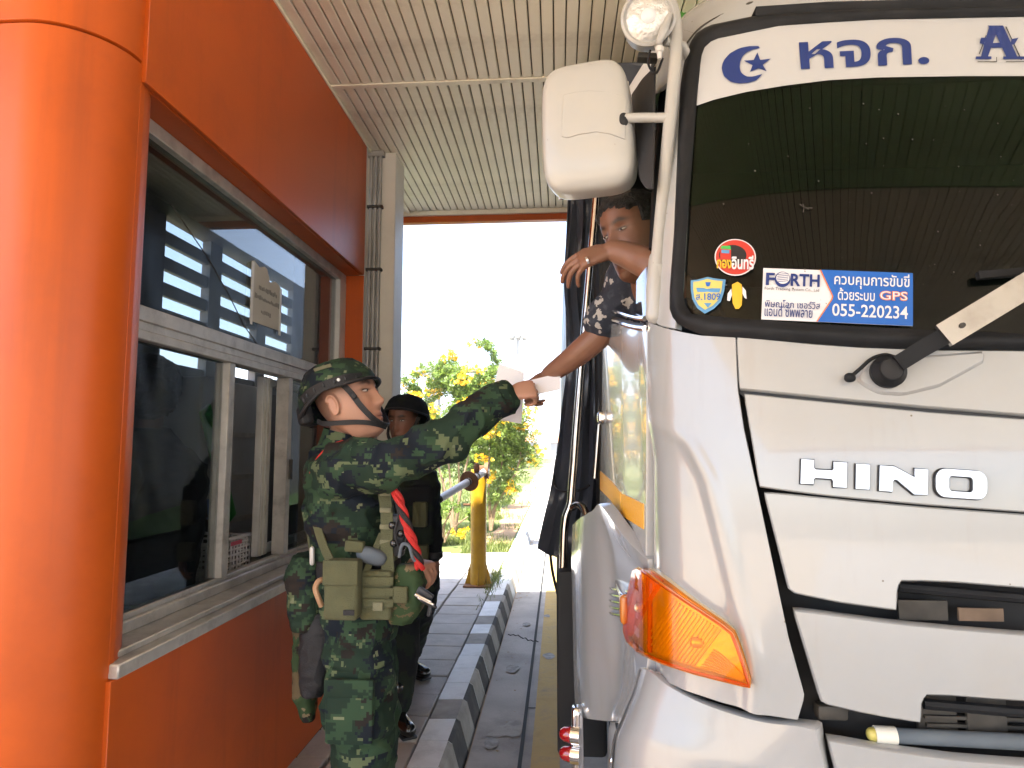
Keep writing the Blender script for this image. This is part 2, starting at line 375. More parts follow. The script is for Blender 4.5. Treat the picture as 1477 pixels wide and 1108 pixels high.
def superq(c, r, e1=.3, e2=.3, rot=None, nu=28, nv=40, bm=None, taper=None):
    bm = bm or bmesh.new(); rows = []
    f = lambda x, e: math.copysign(abs(x) ** e, x)
    for i in range(nu + 1):
        ph = -math.pi / 2 + math.pi * i / nu; row = []
        for j in range(nv):
            th = 2 * math.pi * j / nv
            p = Vector((r[0] * f(math.cos(ph), e1) * f(math.cos(th), e2), r[1] * f(math.cos(ph), e1) * f(math.sin(th), e2), r[2] * f(math.sin(ph), e1)))
            if taper: p = taper(p)
            if rot is not None: p = rot @ p
            row.append(bm.verts.new(p + V(c)))
        rows.append(row)
    for i in range(nu):
        for j in range(nv): bm.faces.new((rows[i][j], rows[i][(j + 1) % nv], rows[i + 1][(j + 1) % nv], rows[i + 1][j]))
    bmesh.ops.remove_doubles(bm, verts=bm.verts[:], dist=1e-5)
    return bm
def resample(pts, n):
    pts = np.asarray(pts, float); d = np.r_[0, np.cumsum(np.linalg.norm(np.diff(pts, axis=0), axis=1))]
    s = np.linspace(0, d[-1], n)
    return np.stack([np.interp(s, d, pts[:, k]) for k in range(pts.shape[1])], 1)
def grid_normals(P, toward=None):
    gu = np.gradient(P, axis=1); gv = np.gradient(P, axis=0); N = np.cross(gu, gv)
    N /= np.linalg.norm(N, axis=2, keepdims=True) + 1e-12
    c = (CAM if toward is None else np.asarray(toward)) - P
    s = np.sign((N * c).sum(2, keepdims=True)); s[s == 0] = 1
    return N * s
def sheet(P, thick=.012, off=0.0, rim=0.004, toward=None):
    """a curved panel from a grid of points: outer skin, slightly rounded rim and edge returning inwards"""
    P = np.asarray(P); nr, nc = P.shape[:2]; N = grid_normals(P, toward)
    Q = P + N * off
    v = [tuple(p) for p in Q.reshape(-1, 3)]
    f = [(i * nc + j, i * nc + j + 1, (i + 1) * nc + j + 1, (i + 1) * nc + j) for i in range(nr - 1) for j in range(nc - 1)]
    ring = [(0, j) for j in range(nc)] + [(i, nc - 1) for i in range(1, nr)] + [(nr - 1, j) for j in range(nc - 2, -1, -1)] + [(i, 0) for i in range(nr - 2, 0, -1)]
    if thick:
        ctr = [i * nc + j for i, j in ring]; n = len(ring); prev = ctr
        for dep, outw in ((rim * .6, rim * .5), (thick, rim * .6)):
            cur = []
            for k, (i, j) in enumerate(ring):
                a = Q[ring[k - 1]]; b = Q[ring[(k + 1) % n]]; t = b - a
                o = np.cross(t, N[i, j]); L = np.linalg.norm(o); o = o / L if L > 1e-9 else o * 0
                inner = Q[min(max(i, 1), nr - 2), min(max(j, 1), nc - 2)]
                if np.dot(o, Q[i, j] - inner) < 0: o = -o
                cur.append(len(v)); v.append(tuple(Q[i, j] - N[i, j] * dep + o * outw))
            for k in range(n): f.append((prev[k], prev[(k + 1) % n], cur[(k + 1) % n], cur[k]))
            prev = cur
    bm = bmesh.new(); vv = [bm.verts.new(p) for p in v]
    for q in f:
        if len(set(q)) > 2:
            try: bm.faces.new([vv[k] for k in q])
            except ValueError: pass
    bmesh.ops.recalc_face_normals(bm, faces=bm.faces[:])
    return bm
_TXT = {}
def text2d(s, bold=0.0):
    k = (s, bold)
    if k in _TXT: return _TXT[k]
    c = bpy.data.curves.new('writing', 'FONT'); c.body = s; c.offset = bold; c.resolution_u = 3
    o = bpy.data.objects.new('writing', c); COL.objects.link(o)
    dg = bpy.context.evaluated_depsgraph_get(); me = bpy.data.meshes.new_from_object(o.evaluated_get(dg))
    vs_ = np.array([v.co[:2] for v in me.vertices]); fs = [tuple(p.vertices) for p in me.polygons]
    bpy.data.objects.remove(o); bpy.data.curves.remove(c); bpy.data.meshes.remove(me)
    lo = vs_.min(0); hi = vs_.max(0); _TXT[k] = ((vs_ - lo) / (hi - lo), fs); return _TXT[k]
def quadmap(q, ab):
    q = np.asarray(q, float); a = ab[:, :1]; b = ab[:, 1:]      # q: top-left, top-right, bottom-right, bottom-left; b up
    return (q[3] * (1 - a) + q[2] * a) * (1 - b) + (q[0] * (1 - a) + q[1] * a) * b

# ================================================================ GROUND
ground = tag(obj('ground', ([(-400, -60, -.02), (400, -60, -.02), (400, 1500, -.02), (-400, 1500, -.02)], [(0, 1, 2, 3)]), M['earth'], flat=True), kind='structure')
def rect(x0, x1, y0, y1, z): return [(x0, y0, z), (x1, y0, z), (x1, y1, z), (x0, y1, z)], [(0, 1, 2, 3)]
road = tag(obj('road', box((-.47, -40, -.12), (9, 260, 0)), M['concrete'], flat=True), kind='structure')
obj('expansion_joint', rect(-.215, -.195, -6, 120, .004), M['joint'], road, flat=True)
for k, yj in enumerate((-4.6, -.2, 4.2, 8.6, 13.0, 17.4)):
    obj('expansion_joint', rect(-.195, 3.4, yj, yj + .014, .004), M['joint'], road, flat=True)
obj('yellow_edge_line', rect(-.15, -.005, -6, 90, .008), M['yellow_line'], road, flat=True)
# a crack and a patch in the gutter strip
crk = [onZ(733 + i * 3.6, 915 + [0, 1.5, 0, 2, 1, 4, 6, 5, 9, 8, 10, 9, 11][i], .004) for i in range(13)]
crack = strap(crk, .008, .004, (0, 0, 1)); obj('crack', crack, M['joint'], road)
pv = [onZ(u, v, .006) for u, v in ((700, 1060), (710, 1056), (716, 1047), (728, 1046), (735, 1040), (751, 1038), (753, 1050), (750, 1061), (738, 1063), (730, 1060), (716, 1064))]
obj('cement_patch', (pv, [tuple(range(11))]), M['patch'], road, flat=True)
for x_, y_, r_ in ((-.34, 4.9, .05), (-.30, 6.1, .035), (-.08, 5.2, .045), (-.37, 3.7, .04), (-.12, 6.4, .03)):
    pp_ = [(x_ + r_ * (1 + .5 * noise.noise(Vector((k * 1.7, x_ * 9, 0)))) * math.cos(k * .524), y_ + 1.7 * r_ * (1 + .5 * noise.noise(Vector((k * 1.3, y_ * 9, 3)))) * math.sin(k * .524), .0095 + .0002 * k) for k in range(12)]
    obj('oil_stain', ([(a, b, .0105) for a, b, c in pp_], [tuple(range(12))]), M['oil'], road, flat=True)
# kerb: painted stones, white tops and black or grey faces
kerb = thing('kerb', None, None, (-.6, 0, 0)); tag(kerb, kind='structure')
kk = ['kerb_w', 'kerb_w', 'kerb_w', 'kerb_g']
def kerb_stone(y0, y1, top, face, dx):
    prof = [(-.692 + dx, -.05), (-.692 + dx, .148), (-.55 + dx, .152), (-.528 + dx, .138), (-.472 + dx, -.05)]
    v = [(x, y, z) for y in (y0, y1) for x, z in prof]; n = 5
    f = [(0, 5, 6, 1), (1, 6, 7, 2), (2, 7, 8, 3), (3, 8, 9, 4), (0, 1, 2, 3, 4), (9, 8, 7, 6, 5)]
    o = obj('kerb_stone', (v, f), [M[top], M[face]], kerb, flat=True)
    for k in (2, 3): o.data.polygons[k].material_index = 1
y = -5.0; i = 0
while y < 62:
    L = .27 if y < 9 else (.5 if y < 26 else 1.0)
    far = y > 6.8
    top = 'kerb_w' if (i % 5 != 2 or far) else 'kerb_g'
    if i % 7 == 4 and not far: top = 'kerb_g'
    face = ('kerb_k' if i % 2 else 'kerb_g') if not far else ('kerb_w' if i % 2 else 'kerb_g')
    kerb_stone(y + .003, y + L - .003, top, face, random.uniform(-.003, .003)); y += L; i += 1
kerb_stone(62, 200, 'kerb_w', 'kerb_w', 0)
# pavement: a bed with separate slabs
pave = tag(obj('pavement', box((-1.46, -3, -.06), (-.693, 9.15, .112)), M['bed'], flat=True), kind='structure')
pave2 = obj('pavement_bed', box((-6, 4.2, -.06), (-1.461, 9.15, .112)), M['bed'], pave, flat=True)
cols = [(-1.068, -.70), (-1.462, -1.076), (-1.856, -1.470), (-2.25, -1.864), (-2.644, -2.258)]
protos = {}
for ci, (xa, xb) in enumerate(cols):
    y = -1.3 + (.0 if ci == 0 else .11 * ci)
    while y < 9.0:
        if xb > -1.3 or y > 4.4:
            key = ci if random.random() < .8 else None
            p = random.uniform(-.004, .004)
            pj = box((xa + .004, y + .005, .10), (xb - .004, y + .302, .148 + p), .006, 1)
            s = obj('paving_slab', pj, M['slab'], pave)
            s.rotation_euler = (random.uniform(-.008, .008), random.uniform(-.008, .008), 0)
            s.rotation_euler = (0, 0, 0)
        y += .311
# verge beyond the pavement: lawn strip, rough grass and weeds
verge = tag(obj('lawn_ground', ([(-30, 9.2, .09), (-.70, 9.2, .10), (-.70, 150, .06), (-30, 150, .06)], [(0, 1, 2, 3)]), M['lawn'], flat=True), kind='structure')
def blades(name, pts, h, wd, m, lean=.5):
    v = []; f = []
    for (x, y, z) in pts:
        a = random.uniform(0, 6.283); hh = h * random.uniform(.4, 1.25); ww = wd * random.uniform(.6, 1.3)
        lx, ly = math.cos(a) * hh * random.uniform(0, lean), math.sin(a) * hh * random.uniform(0, lean)
        b = random.uniform(0, 6.283); cx, cy = math.cos(b) * ww, math.sin(b) * ww; k = len(v)
        v += [(x - cx, y - cy, z), (x + cx, y + cy, z), (x + lx * .4 + cx * .6, y + ly * .4 + cy * .6, z + hh * .6), (x + lx * .4 - cx * .6, y + ly * .4 - cy * .6, z + hh * .6), (x + lx, y + ly, z + hh)]
        f += [(k, k + 1, k + 2, k + 3), (k + 3, k + 2, k + 4)]
    return tag(obj(name, (v, f), m, flat=True), kind='stuff')
bare = []
for k in range(40):
    y = 10.2 * (60 / 10.2) ** (k / 39); bare.append((y, -.72 - .02, -1.25 - .35 * noise.noise(Vector((y * .35, 4, 0))) - .25 * noise.noise(Vector((y * 1.3, 9, 0)))))
tag(obj('bare_earth', ([q for y, a, b in bare for q in ((a, y, .112), (b, y, .112))], [(2 * k, 2 * k + 1, 2 * k + 3, 2 * k + 2) for k in range(39)]), M['bare'], flat=True), kind='structure')
def scatter(n, x0, x1, y0, y1, z, thr=.0, sc=.8):
    out = []
    while len(out) < n:
        y = y0 * (y1 / y0) ** random.random(); x = random.uniform(x0, x1)
        if y > 10.2 and x > np.interp(y, [b[0] for b in bare], [b[2] for b in bare]) and random.random() > .16: continue
        if noise.noise(Vector((x * sc, y * sc, 0))) > thr: out.append((x, y, z))
    return out
blades('grass', scatter(26000, -6, -.72, 9.2, 16, .09, -.05), .13, .006, M['grassblade'], .9)
blades('far_grass', scatter(16000, -9, -.75, 16, 80, .06, -.1, .35), .16, .02, M['grassblade'], .9)
blades('weeds_in_the_kerb_joint', [( -.70 + random.gauss(0, .05), random.gauss(7.4, .42), .13) for _ in range(420)], .11, .004, M['grassblade'], 1.1)
# dry leaves along the kerb
v = []; f = []
for _ in range(170):
    x = -.47 + abs(random.gauss(0, .07)); y = random.uniform(7, 14); a = random.uniform(0, 6.28); s = random.uniform(.012, .03); k = len(v)
    for q in range(4):
        b = a + q * 1.571; rr = s * (1 if q % 2 == 0 else .45); v.append((x + math.cos(b) * rr, y + math.sin(b) * rr, .006 + random.uniform(0, .012)))
    f.append((k, k + 1, k + 2, k + 3))
for _ in range(14):
    x = random.uniform(-.45, -.22); y = random.uniform(3.3, 6.8); a = random.uniform(0, 6.28); s = random.uniform(.008, .016); k = len(v)
    for q in range(4):
        b = a + q * 1.571; rr = s * (1 if q % 2 == 0 else .45); v.append((x + math.cos(b) * rr, y + math.sin(b) * rr, .007 + random.uniform(0, .008)))
    f.append((k, k + 1, k + 2, k + 3))
tag(obj('leaf_litter', (v, f), M['dryleaf'], flat=True), kind='stuff')

# ================================================================ CANOPY
CZ, XL, XR, REAR = 3.53, -2.9, 6.5, -9
can = thing('canopy', 'cream slatted canopy ceiling over the lane with an orange edge', 'canopy', (2, 1.5, CZ))
obj('ceiling_deck', box((XL, REAR, CZ + .02), (XR, 5.36, CZ + .06)), M['groove'], can, flat=True)
obj('roof_block', box((XL, REAR, CZ + .061), (XR, 5.36, CZ + .5)), M['cream'], can, flat=True)
def slat(x, y0, y1):
    wv = .0255
    prof = [(-wv, CZ + .018), (-wv, CZ + .004), (-wv + .004, CZ), (wv - .004, CZ), (wv, CZ + .004), (wv, CZ + .018)]
    v = [(x + a, y, z) for y in (y0, y1) for a, z in prof]
    return v, [(i, i + 1, i + 7, i + 6) for i in range(5)] + [(5, 4, 3, 2, 1, 0), (6, 7, 8, 9, 10, 11)]
for y0, y1 in ((REAR + .01, 3.355), (3.395, 5.30)):
    x = -1.19; pr = None
    while x < 2.35:
        if pr is None: pr = obj('ceiling_slat', slat(x, y0, y1), M['slat'], can, flat=True); x0 = x
        else: copy_part(pr, can, (x - x0, 0, 0))
        x += .0575
plain = bmesh.new()
for a, b in (((2.33, REAR + .01, CZ), (XR - .1, 5.30, CZ + .018)), ((XL + .1, REAR + .01, CZ), (-1.245, 5.30, CZ + .018))): box(a, b, 0, 1, plain)
tag(obj('plain_soffit', plain, M['slat'], can, flat=True))
obj('cover_strip', box((-1.216, 3.357, CZ - .006), (2.4, 3.393, CZ + .018)), M['slat'], can, flat=True)
obj('wall_trim', box((-1.243, REAR + .01, CZ - .018), (-1.217, 5.30, CZ + .019)), M['slat'], can, flat=True)
obj('edge_trim', box((XL + .1, 5.302, CZ - .035), (XR - .1, 5.33, CZ + .019)), M['slat'], can, flat=True)
obj('fascia_board', box((XL, 5.332, CZ - .085), (XR, 5.40, CZ + .5), .004, 1), M['orange'], can, flat=True)
obj('rear_fascia_board', box((XL, REAR - .06, CZ - .085), (XR, REAR, CZ + .5)), M['orange'], can, flat=True)

# ================================================================ WHITE COLUMN with conduits
colm = thing('column', 'cream column carrying grey conduits at the far end of the orange booth', 'column', (-1.15, 4.3, .15))
obj('shaft', box((-1.30, 4.19, .15), (-1.062, 4.42, CZ - .001), .006, 1), M['cream'], colm)
for k, xx in enumerate((-1.222, -1.192, -1.162)):
    o = obj('conduit', cyl((xx, 4.168, .15), (xx, 4.168, CZ - .003), .0125, 12), M['conduit'], colm)
for z in (2.2, 2.72, 3.14, 1.7, 1.2): obj('conduit_clip', box((-1.244, 4.150, z), (-1.14, 4.189, z + .018), .002, 1), M['grime'], colm)
obj('top_collar', box((-1.25, 4.148, CZ - .04), (-1.135, 4.188, CZ - .005), .002, 1), M['conduit'], colm)

# ================================================================ ORANGE BOOTH
booth = thing('toll_booth', 'orange panel clad booth with rounded corner and sliding aluminium window', 'booth', (-1.6, 3, .15))
CX, CY, CR = -1.438, 1.800, .202
def quarter(z0, z1, g=.003):
    P = []
    for z in (z0 + g, z0 + g + .004, (z0 + z1) / 2, z1 - g - .004, z1 - g):
        row = [(-3.4, CY - CR, z), (-2.4, CY - CR, z), (CX - .1, CY - CR, z)]
        for k in range(36):
            a = -math.pi / 2 + math.radians(145) * k / 35; row.append((CX + CR * math.cos(a), CY + CR * math.sin(a), z))
        P.append(row)
    return sheet(P, .02, 0, .003, toward=(0, 1.0, 1.5))
obj('corner_panel', quarter(.15, 2.722), M['orange'], booth)
obj('corner_panel', quarter(2.728, CZ - .02), M['orange'], booth)
obj('corner_backing', lathe([(0, CR - .03), (CZ - .2, CR - .03)], (CX, CY, .16), (0, 0, 1), 40), M['interior'], booth)
WX = -1.222
obj('fascia_panel', box((WX - .02, CY + .012, 2.665), (WX, 4.056, CZ - .02), .002, 1), M['orange'], booth)
obj('soffit_panel', box((-1.40, CY + .012, 2.662), (WX - .021, 4.05, 2.68), .001, 1), M['orange'], booth)
obj('apron_panel', box((WX - .02, CY + .001, .15), (WX, 4.056, .943), .002, 1), M['orange'], booth)
obj('jamb_panel', box((-1.372, 4.052, .96), (WX - .001, 4.075, 2.661), .002, 1), M['orange'], booth)
obj('edge_trim', box((WX - .012, 4.058, .15), (WX + .001, 4.078, CZ - .02), .001, 1), M['alu_pale'], booth)
obj('near_jamb_panel', box((-1.372, CY + .008, .96), (-1.235, CY + .03, 2.66), .002, 1), M['orange'], booth)
obj('plinth', box((WX - .012, CY, .113), (WX - .002, 4.05, .149)), M['grime'], booth)
# sill profiles
obj('window_sill', box((-1.30, CY + .01, .945), (WX + .014, 4.05, .985), .004, 1), M['alu'], booth)
obj('window_sill', box((-1.36, CY + .01, .986), (-1.245, 4.05, 1.006), .004, 1), M['alu'], booth)
# frame
wf = obj('window_frame', box((-1.40, CY + .03, 1.007), (-1.335, 4.05, 1.045), .004, 1), M['alu'], booth)
for a, b in (((-1.40, CY + .03, 2.612), (-1.335, 4.05, 2.661)), ((-1.405, CY + .03, 1.925), (-1.330, 4.05, 1.955)), ((-1.40, CY + .03, 1.9555), (-1.338, 4.05, 1.985)), ((-1.405, CY + .03, 1.9855), (-1.332, 4.05, 2.035)), ((-1.40, CY + .03, 1.045), (-1.336, CY + .07, 2.61)), ((-1.39, CY + .03, 1.045), (-1.352, 4.05, 1.062))):
    obj('frame_rail', box(a, b, .003, 1), M['alu'], booth)
obj('frame_post', box((-1.40, 3.985, 1.046), (-1.334, 4.05, 1.924), .003, 1), M['alu_pale'], booth)
obj('frame_post', box((-1.40, 3.94, 2.036), (-1.334, 4.05, 2.611), .003, 1), M['alu_pale'], booth)
for yy in (2.605, 3.205): obj('mullion', box((-1.398, yy, 1.0625), (-1.334, yy + .05, 1.924), .003, 1), M['alu'], booth)
sash = obj('sliding_sash', box((-1.45, 3.10, 1.066), (-1.415, 3.20, 1.92), .003, 1), M['alu_pale'], booth)
for yy in (3.115, 3.15): obj('sash_groove', box((-1.4149, yy, 1.066), (-1.411, yy + .012, 1.92), .001, 1), M['alu'], booth)
obj('sash_rail', box((-1.45, 3.201, 1.066), (-1.425, 3.98, 1.11), .003, 1), M['alu_pale'], booth)
obj('sash_rail', box((-1.45, 3.201, 1.88), (-1.425, 3.98, 1.919), .003, 1), M['alu_pale'], booth)
obj('latch', box((-1.336, 3.232, 1.42), (-1.318, 3.245, 1.52), .002, 1), M['grime'], booth)
for (y0, y1, z0, z1) in ((CY + .07, 2.605, 1.062, 1.924), (3.255, 3.985, 1.062, 1.924), (CY + .07, 3.94, 2.036, 2.611)):
    obj('window_pane', box((-1.368, y0, z0), (-1.362, y1, z1)), M['booth_glass'], booth, flat=True)
# a crack across the upper pane
cr = [onX(246, 294, -1.3595), onX(300, 372, -1.3595), onX(330, 425, -1.3595), onX(352, 470, -1.3595), onX(376, 503, -1.3595)]
obj('pane_crack', tube(cr, .0022, 5), M['grime'], booth)
# interior
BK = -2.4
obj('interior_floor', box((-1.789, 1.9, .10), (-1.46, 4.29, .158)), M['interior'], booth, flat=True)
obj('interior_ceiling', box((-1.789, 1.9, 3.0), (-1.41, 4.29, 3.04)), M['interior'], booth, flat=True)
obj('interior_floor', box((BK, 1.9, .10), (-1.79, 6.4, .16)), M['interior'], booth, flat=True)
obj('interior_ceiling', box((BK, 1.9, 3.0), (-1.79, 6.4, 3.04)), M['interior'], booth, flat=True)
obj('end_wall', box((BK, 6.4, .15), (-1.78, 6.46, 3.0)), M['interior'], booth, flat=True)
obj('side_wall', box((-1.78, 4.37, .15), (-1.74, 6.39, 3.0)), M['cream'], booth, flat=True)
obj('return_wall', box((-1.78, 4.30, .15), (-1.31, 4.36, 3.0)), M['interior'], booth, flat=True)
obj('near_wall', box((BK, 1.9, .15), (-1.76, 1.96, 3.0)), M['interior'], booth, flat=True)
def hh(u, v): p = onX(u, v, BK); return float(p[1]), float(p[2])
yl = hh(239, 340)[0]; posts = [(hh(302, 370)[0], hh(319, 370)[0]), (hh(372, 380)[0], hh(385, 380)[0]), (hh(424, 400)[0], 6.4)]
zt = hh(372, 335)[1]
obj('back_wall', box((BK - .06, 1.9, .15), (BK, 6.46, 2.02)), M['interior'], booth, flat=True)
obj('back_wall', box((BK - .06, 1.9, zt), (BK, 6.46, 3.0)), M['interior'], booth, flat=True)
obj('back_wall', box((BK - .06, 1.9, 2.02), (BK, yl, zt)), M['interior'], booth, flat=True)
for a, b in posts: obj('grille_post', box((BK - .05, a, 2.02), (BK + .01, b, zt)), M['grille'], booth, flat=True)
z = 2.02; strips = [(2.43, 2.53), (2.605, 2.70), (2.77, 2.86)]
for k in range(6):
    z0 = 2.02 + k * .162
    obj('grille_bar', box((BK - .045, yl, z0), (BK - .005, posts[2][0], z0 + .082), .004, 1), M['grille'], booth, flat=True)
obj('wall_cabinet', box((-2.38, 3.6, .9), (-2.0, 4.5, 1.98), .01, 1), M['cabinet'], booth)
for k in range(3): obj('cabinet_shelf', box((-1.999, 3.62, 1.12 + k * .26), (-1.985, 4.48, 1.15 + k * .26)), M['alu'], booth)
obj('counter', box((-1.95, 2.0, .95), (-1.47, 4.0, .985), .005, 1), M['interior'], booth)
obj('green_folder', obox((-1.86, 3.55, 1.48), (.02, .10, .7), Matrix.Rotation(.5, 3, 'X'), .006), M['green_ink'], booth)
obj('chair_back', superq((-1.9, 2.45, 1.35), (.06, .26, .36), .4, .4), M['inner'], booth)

# things in and on the window
bk = thing('plastic_basket', 'white perforated plastic basket on the counter inside the open window', 'basket', (-1.58, 3.08, .986))
bm = bmesh.new()
bx0, bx1, by0, by1, bz0, bz1 = -1.72, -1.485, 2.76, 3.16, .99, 1.165
def lattice(p0, du, dv, nu, nv, th, frac=.45):
    """a sheet of small square holes: bars both ways"""
    for i in range(nv + 1):
        a = p0 + dv * (i / nv); tube([a, a + du], th, 4, bm)
    for i in range(nu + 1):
        a = p0 + du * (i / nu); tube([a, a + dv], th, 4, bm)
lattice(Vector((bx1, by0, bz0)), Vector((0, by1 - by0, 0)), Vector((0, 0, bz1 - bz0)), 13, 7, .0045)
lattice(Vector((bx0, by0, bz0)), Vector((0, by1 - by0, 0)), Vector((0, 0, bz1 - bz0)), 13, 7, .0045)
lattice(Vector((bx0, by1, bz0)), Vector((bx1 - bx0, 0, 0)), Vector((0, 0, bz1 - bz0)), 8, 7, .0045)
lattice(Vector((bx0, by0, bz0)), Vector((bx1 - bx0, 0, 0)), Vector((0, 0, bz1 - bz0)), 8, 7, .0045)
obj('basket_wall', bm, M['plastic_white'], bk)
obj('rim', tube([(bx0, by0, bz1), (bx1, by0, bz1), (bx1, by1, bz1), (bx0, by1, bz1), (bx0, by0, bz1)], .009, 8), M['plastic_white'], bk)
obj('basket_floor', box((bx0, by0, bz0 - .002), (bx1, by1, bz0 + .004)), M['plastic_white'], bk)
tag(obj('pink_ribbon', box((bx1 + .007, 2.96, 1.135), (bx1 + .010, 3.06, 1.152)), M['pink'], flat=True), 'short pink strip on the rim of the white basket', 'ribbon')
cl = superq((-1.80, 3.18, 1.27), (.10, .22, .05), .6, .6); tag(obj('folded_cloth', cl, M['blue_cloth'], loc=(-1.80, 3.18, 1.22)), 'folded blue cloth inside the booth behind the basket', 'cloth')
tag(obj('monitor', box((-1.90, 2.95, .99), (-1.78, 3.40, 1.215), .01, 2), M['inner'], loc=(-1.84, 3.17, .99)), 'black box on the counter behind the white basket', 'monitor')

nz0 = [onX(361, 383, -1.359), onX(385, 400, -1.359), onX(388, 402, -1.359), onX(405, 400, -1.359), onX(402, 483, -1.359), onX(360, 462, -1.359)]
ny0, ny1, nzb, nzt = 2.808, 3.118, 2.135, 2.40
P = np.zeros((10, 12, 3))
for i in range(10):
    for j in range(12):
        a = j / 11; b = i / 9
        top = 2.405 - (.045 if a > .55 else 0) + .008 * math.sin(a * 17)
        P[i, j] = (-1.3565 + .004 * math.sin(a * 3.1) * math.sin(b * 5), ny0 + (ny1 - ny0) * a, 2.137 + .008 * a + (top - 2.137) * b)
nt_ = tag(obj('notice', sheet(P, .001, 0, .001, toward=(0, 2.9, 2.2)), M['notice'], loc=(-1.357, 2.96, 2.137)), 'torn paper notice taped to the upper window pane', 'notice')
for a, b in ((ny0 - .006, ny0 + .014), (ny1 - .018, ny1 + .004)): obj('sticky_tape', box((-1.3515, a, 2.12), (-1.350, b, 2.40 if a < 3 else 2.35)), M['tape'], nt_, flat=True)
for k, (zz, a, b, h) in enumerate(((2.292, .22, .82, .026), (2.246, .10, .92, .026), (2.185, .32, .66, .024))):
    ln = bmesh.new(); yy = ny0 + (ny1 - ny0) * a
    while yy < ny0 + (ny1 - ny0) * b:
        wd = random.uniform(.006, .014); box((-1.3518, yy, zz + random.uniform(0, .006)), (-1.3508, yy + wd, zz + h * random.uniform(.5, 1)), 0, 1, ln); yy += wd + .006
    obj('faded_lettering', ln, M['ink'], nt_, flat=True)

# ================================================================ TRUCK
XC, YS = 1.35, 1.56
_fx = np.array([.205, .209, .217, .231, .252, .285, .33, .40, .5, .65, .85, 1.1, 1.35])
_fy = np.array([1.56, 1.52, 1.485, 1.452, 1.423, 1.394, 1.366, 1.337, 1.313, 1.290, 1.272, 1.261, 1.257])
_sy = np.array([1.0, 1.56, 1.9, 2.2, 2.6]); _sx = np.array([.205, .205, .180, .162, .144])
_dz = np.array([.3, .9, 1.1, 1.3, 1.5, 1.7, 1.85, 2.0, 2.2, 2.4, 2.55, 2.66, 2.74, 2.80, 2.84, 2.87])
_dy = np.array([-.03, -.035, -.035, -.03, -.02, 0, .02, .05, .098, .15, .19, .222, .262, .33, .46, .85])
_tz = np.array([.3, 1.95, 2.5, 2.62, 2.72, 2.80, 2.87]); _tx = np.array([0, 0, .05, .07, .105, .17, .32])
def dense(x, y, n=600):
    """monotone cubic through the table, sampled finely"""
    x = np.asarray(x, float); y = np.asarray(y, float); h = np.diff(x); d = np.diff(y) / h; m = np.zeros(len(x))
    for i in range(1, len(x) - 1):
        if d[i - 1] * d[i] > 0: w1, w2 = 2 * h[i] + h[i - 1], h[i] + 2 * h[i - 1]; m[i] = (w1 + w2) / (w1 / d[i - 1] + w2 / d[i])
    m[0], m[-1] = d[0], d[-1]; X = np.linspace(x[0], x[-1], n); k = np.clip(np.searchsorted(x, X) - 1, 0, len(x) - 2); t = (X - x[k]) / h[k]
    Y = y[k] * (2 * t ** 3 - 3 * t ** 2 + 1) + h[k] * m[k] * (t ** 3 - 2 * t ** 2 + t) + y[k + 1] * (3 * t ** 2 - 2 * t ** 3) + h[k] * m[k + 1] * (t ** 3 - t ** 2)
    for _ in range(3): Y[1:-1] = (Y[:-2] + 2 * Y[1:-1] + Y[2:]) / 4
    return X, Y
_px, _py = _fx.copy(), _fy.copy()
_fx, _fy = dense(_fx, _fy, 1200); _sy, _sx = dense(_sy, _sx); _dz, _dy = dense(_dz, _dy); _tz, _tx = dense(_tz, _tx)
def yfront(x, z):
    xm = np.minimum(x, 2 * XC - x) - np.interp(z, _tz, _tx)
    return np.interp(xm, _fx, _fy) + np.interp(z, _dz, _dy)
def inside(p):
    x, y, z = p[..., 0], p[..., 1], p[..., 2]
    yp = y - np.interp(z, _dz, _dy); xm = np.minimum(x, 2 * XC - x) - np.interp(z, _tz, _tx)
    return (yp > np.interp(xm, _fx, _fy)) & (xm > np.where(yp < YS, .205, np.interp(yp, _sy, _sx))) & (z < 2.87)
def onT(u, v):
    """where the sight line through a pixel meets the cab's outer skin"""
    d = ray(u, v); shp = d.shape[:-1]; d = d.reshape(-1, 3); n = len(d)
    hit = np.full(n, np.nan)
    ts = np.arange(.9, 3.2, .01)
    for t in ts:
        m = np.isnan(hit) & inside(CAM + d * t); hit[m] = t
    hit = np.where(np.isnan(hit), 2.6, hit); lo = hit - .01; hi = hit.copy()
    for _ in range(22):
        mid = (lo + hi) / 2; k = inside(CAM + d * mid[:, None]); hi = np.where(k, mid, hi); lo = np.where(k, lo, mid)
    return (CAM + d * hi[:, None]).reshape(shp + (3,))
def onTn(u, v):
    p = onT(u, v); a = onT(u + 1.0, v) - onT(u - 1.0, v); b = onT(u, v + 1.0) - onT(u, v - 1.0)
    n = np.cross(a, b); n /= np.linalg.norm(n, axis=-1, keepdims=True) + 1e-12
    s = np.sign(((CAM - p) * n).sum(-1, keepdims=True)); return p, n * s
def proj(p):
    d = np.asarray(p, float) - CAM; f = d @ _F; return (738.5 + F_PX * (d @ _R) / f, 554 - F_PX * (d @ _U) / f)
def to_mid(px):
    """carry a surveyed edge on, level, to the middle of the cab"""
    q = onT(np.array(float(px[-1][0])), np.array(float(px[-1][1]))); return list(px) + [proj((XC, float(yfront(np.array(XC), np.array(q[2]))), q[2]))]
def other_side(o, parent=None):
    """the same part on the far side of the cab"""
    me = o.data.copy(); me.transform(Matrix.Diagonal((-1, 1, 1, 1))); me.flip_normals(); c = bpy.data.objects.new(o.name.split('.')[0], me); COL.objects.link(c)
    c.parent = parent or o.parent; BASE[c.name] = BASE[o.name]; return c
def xz(px):
    p = onT(np.array([a[0] for a in px], float), np.array([a[1] for a in px], float)); return p[:, [0, 2]]
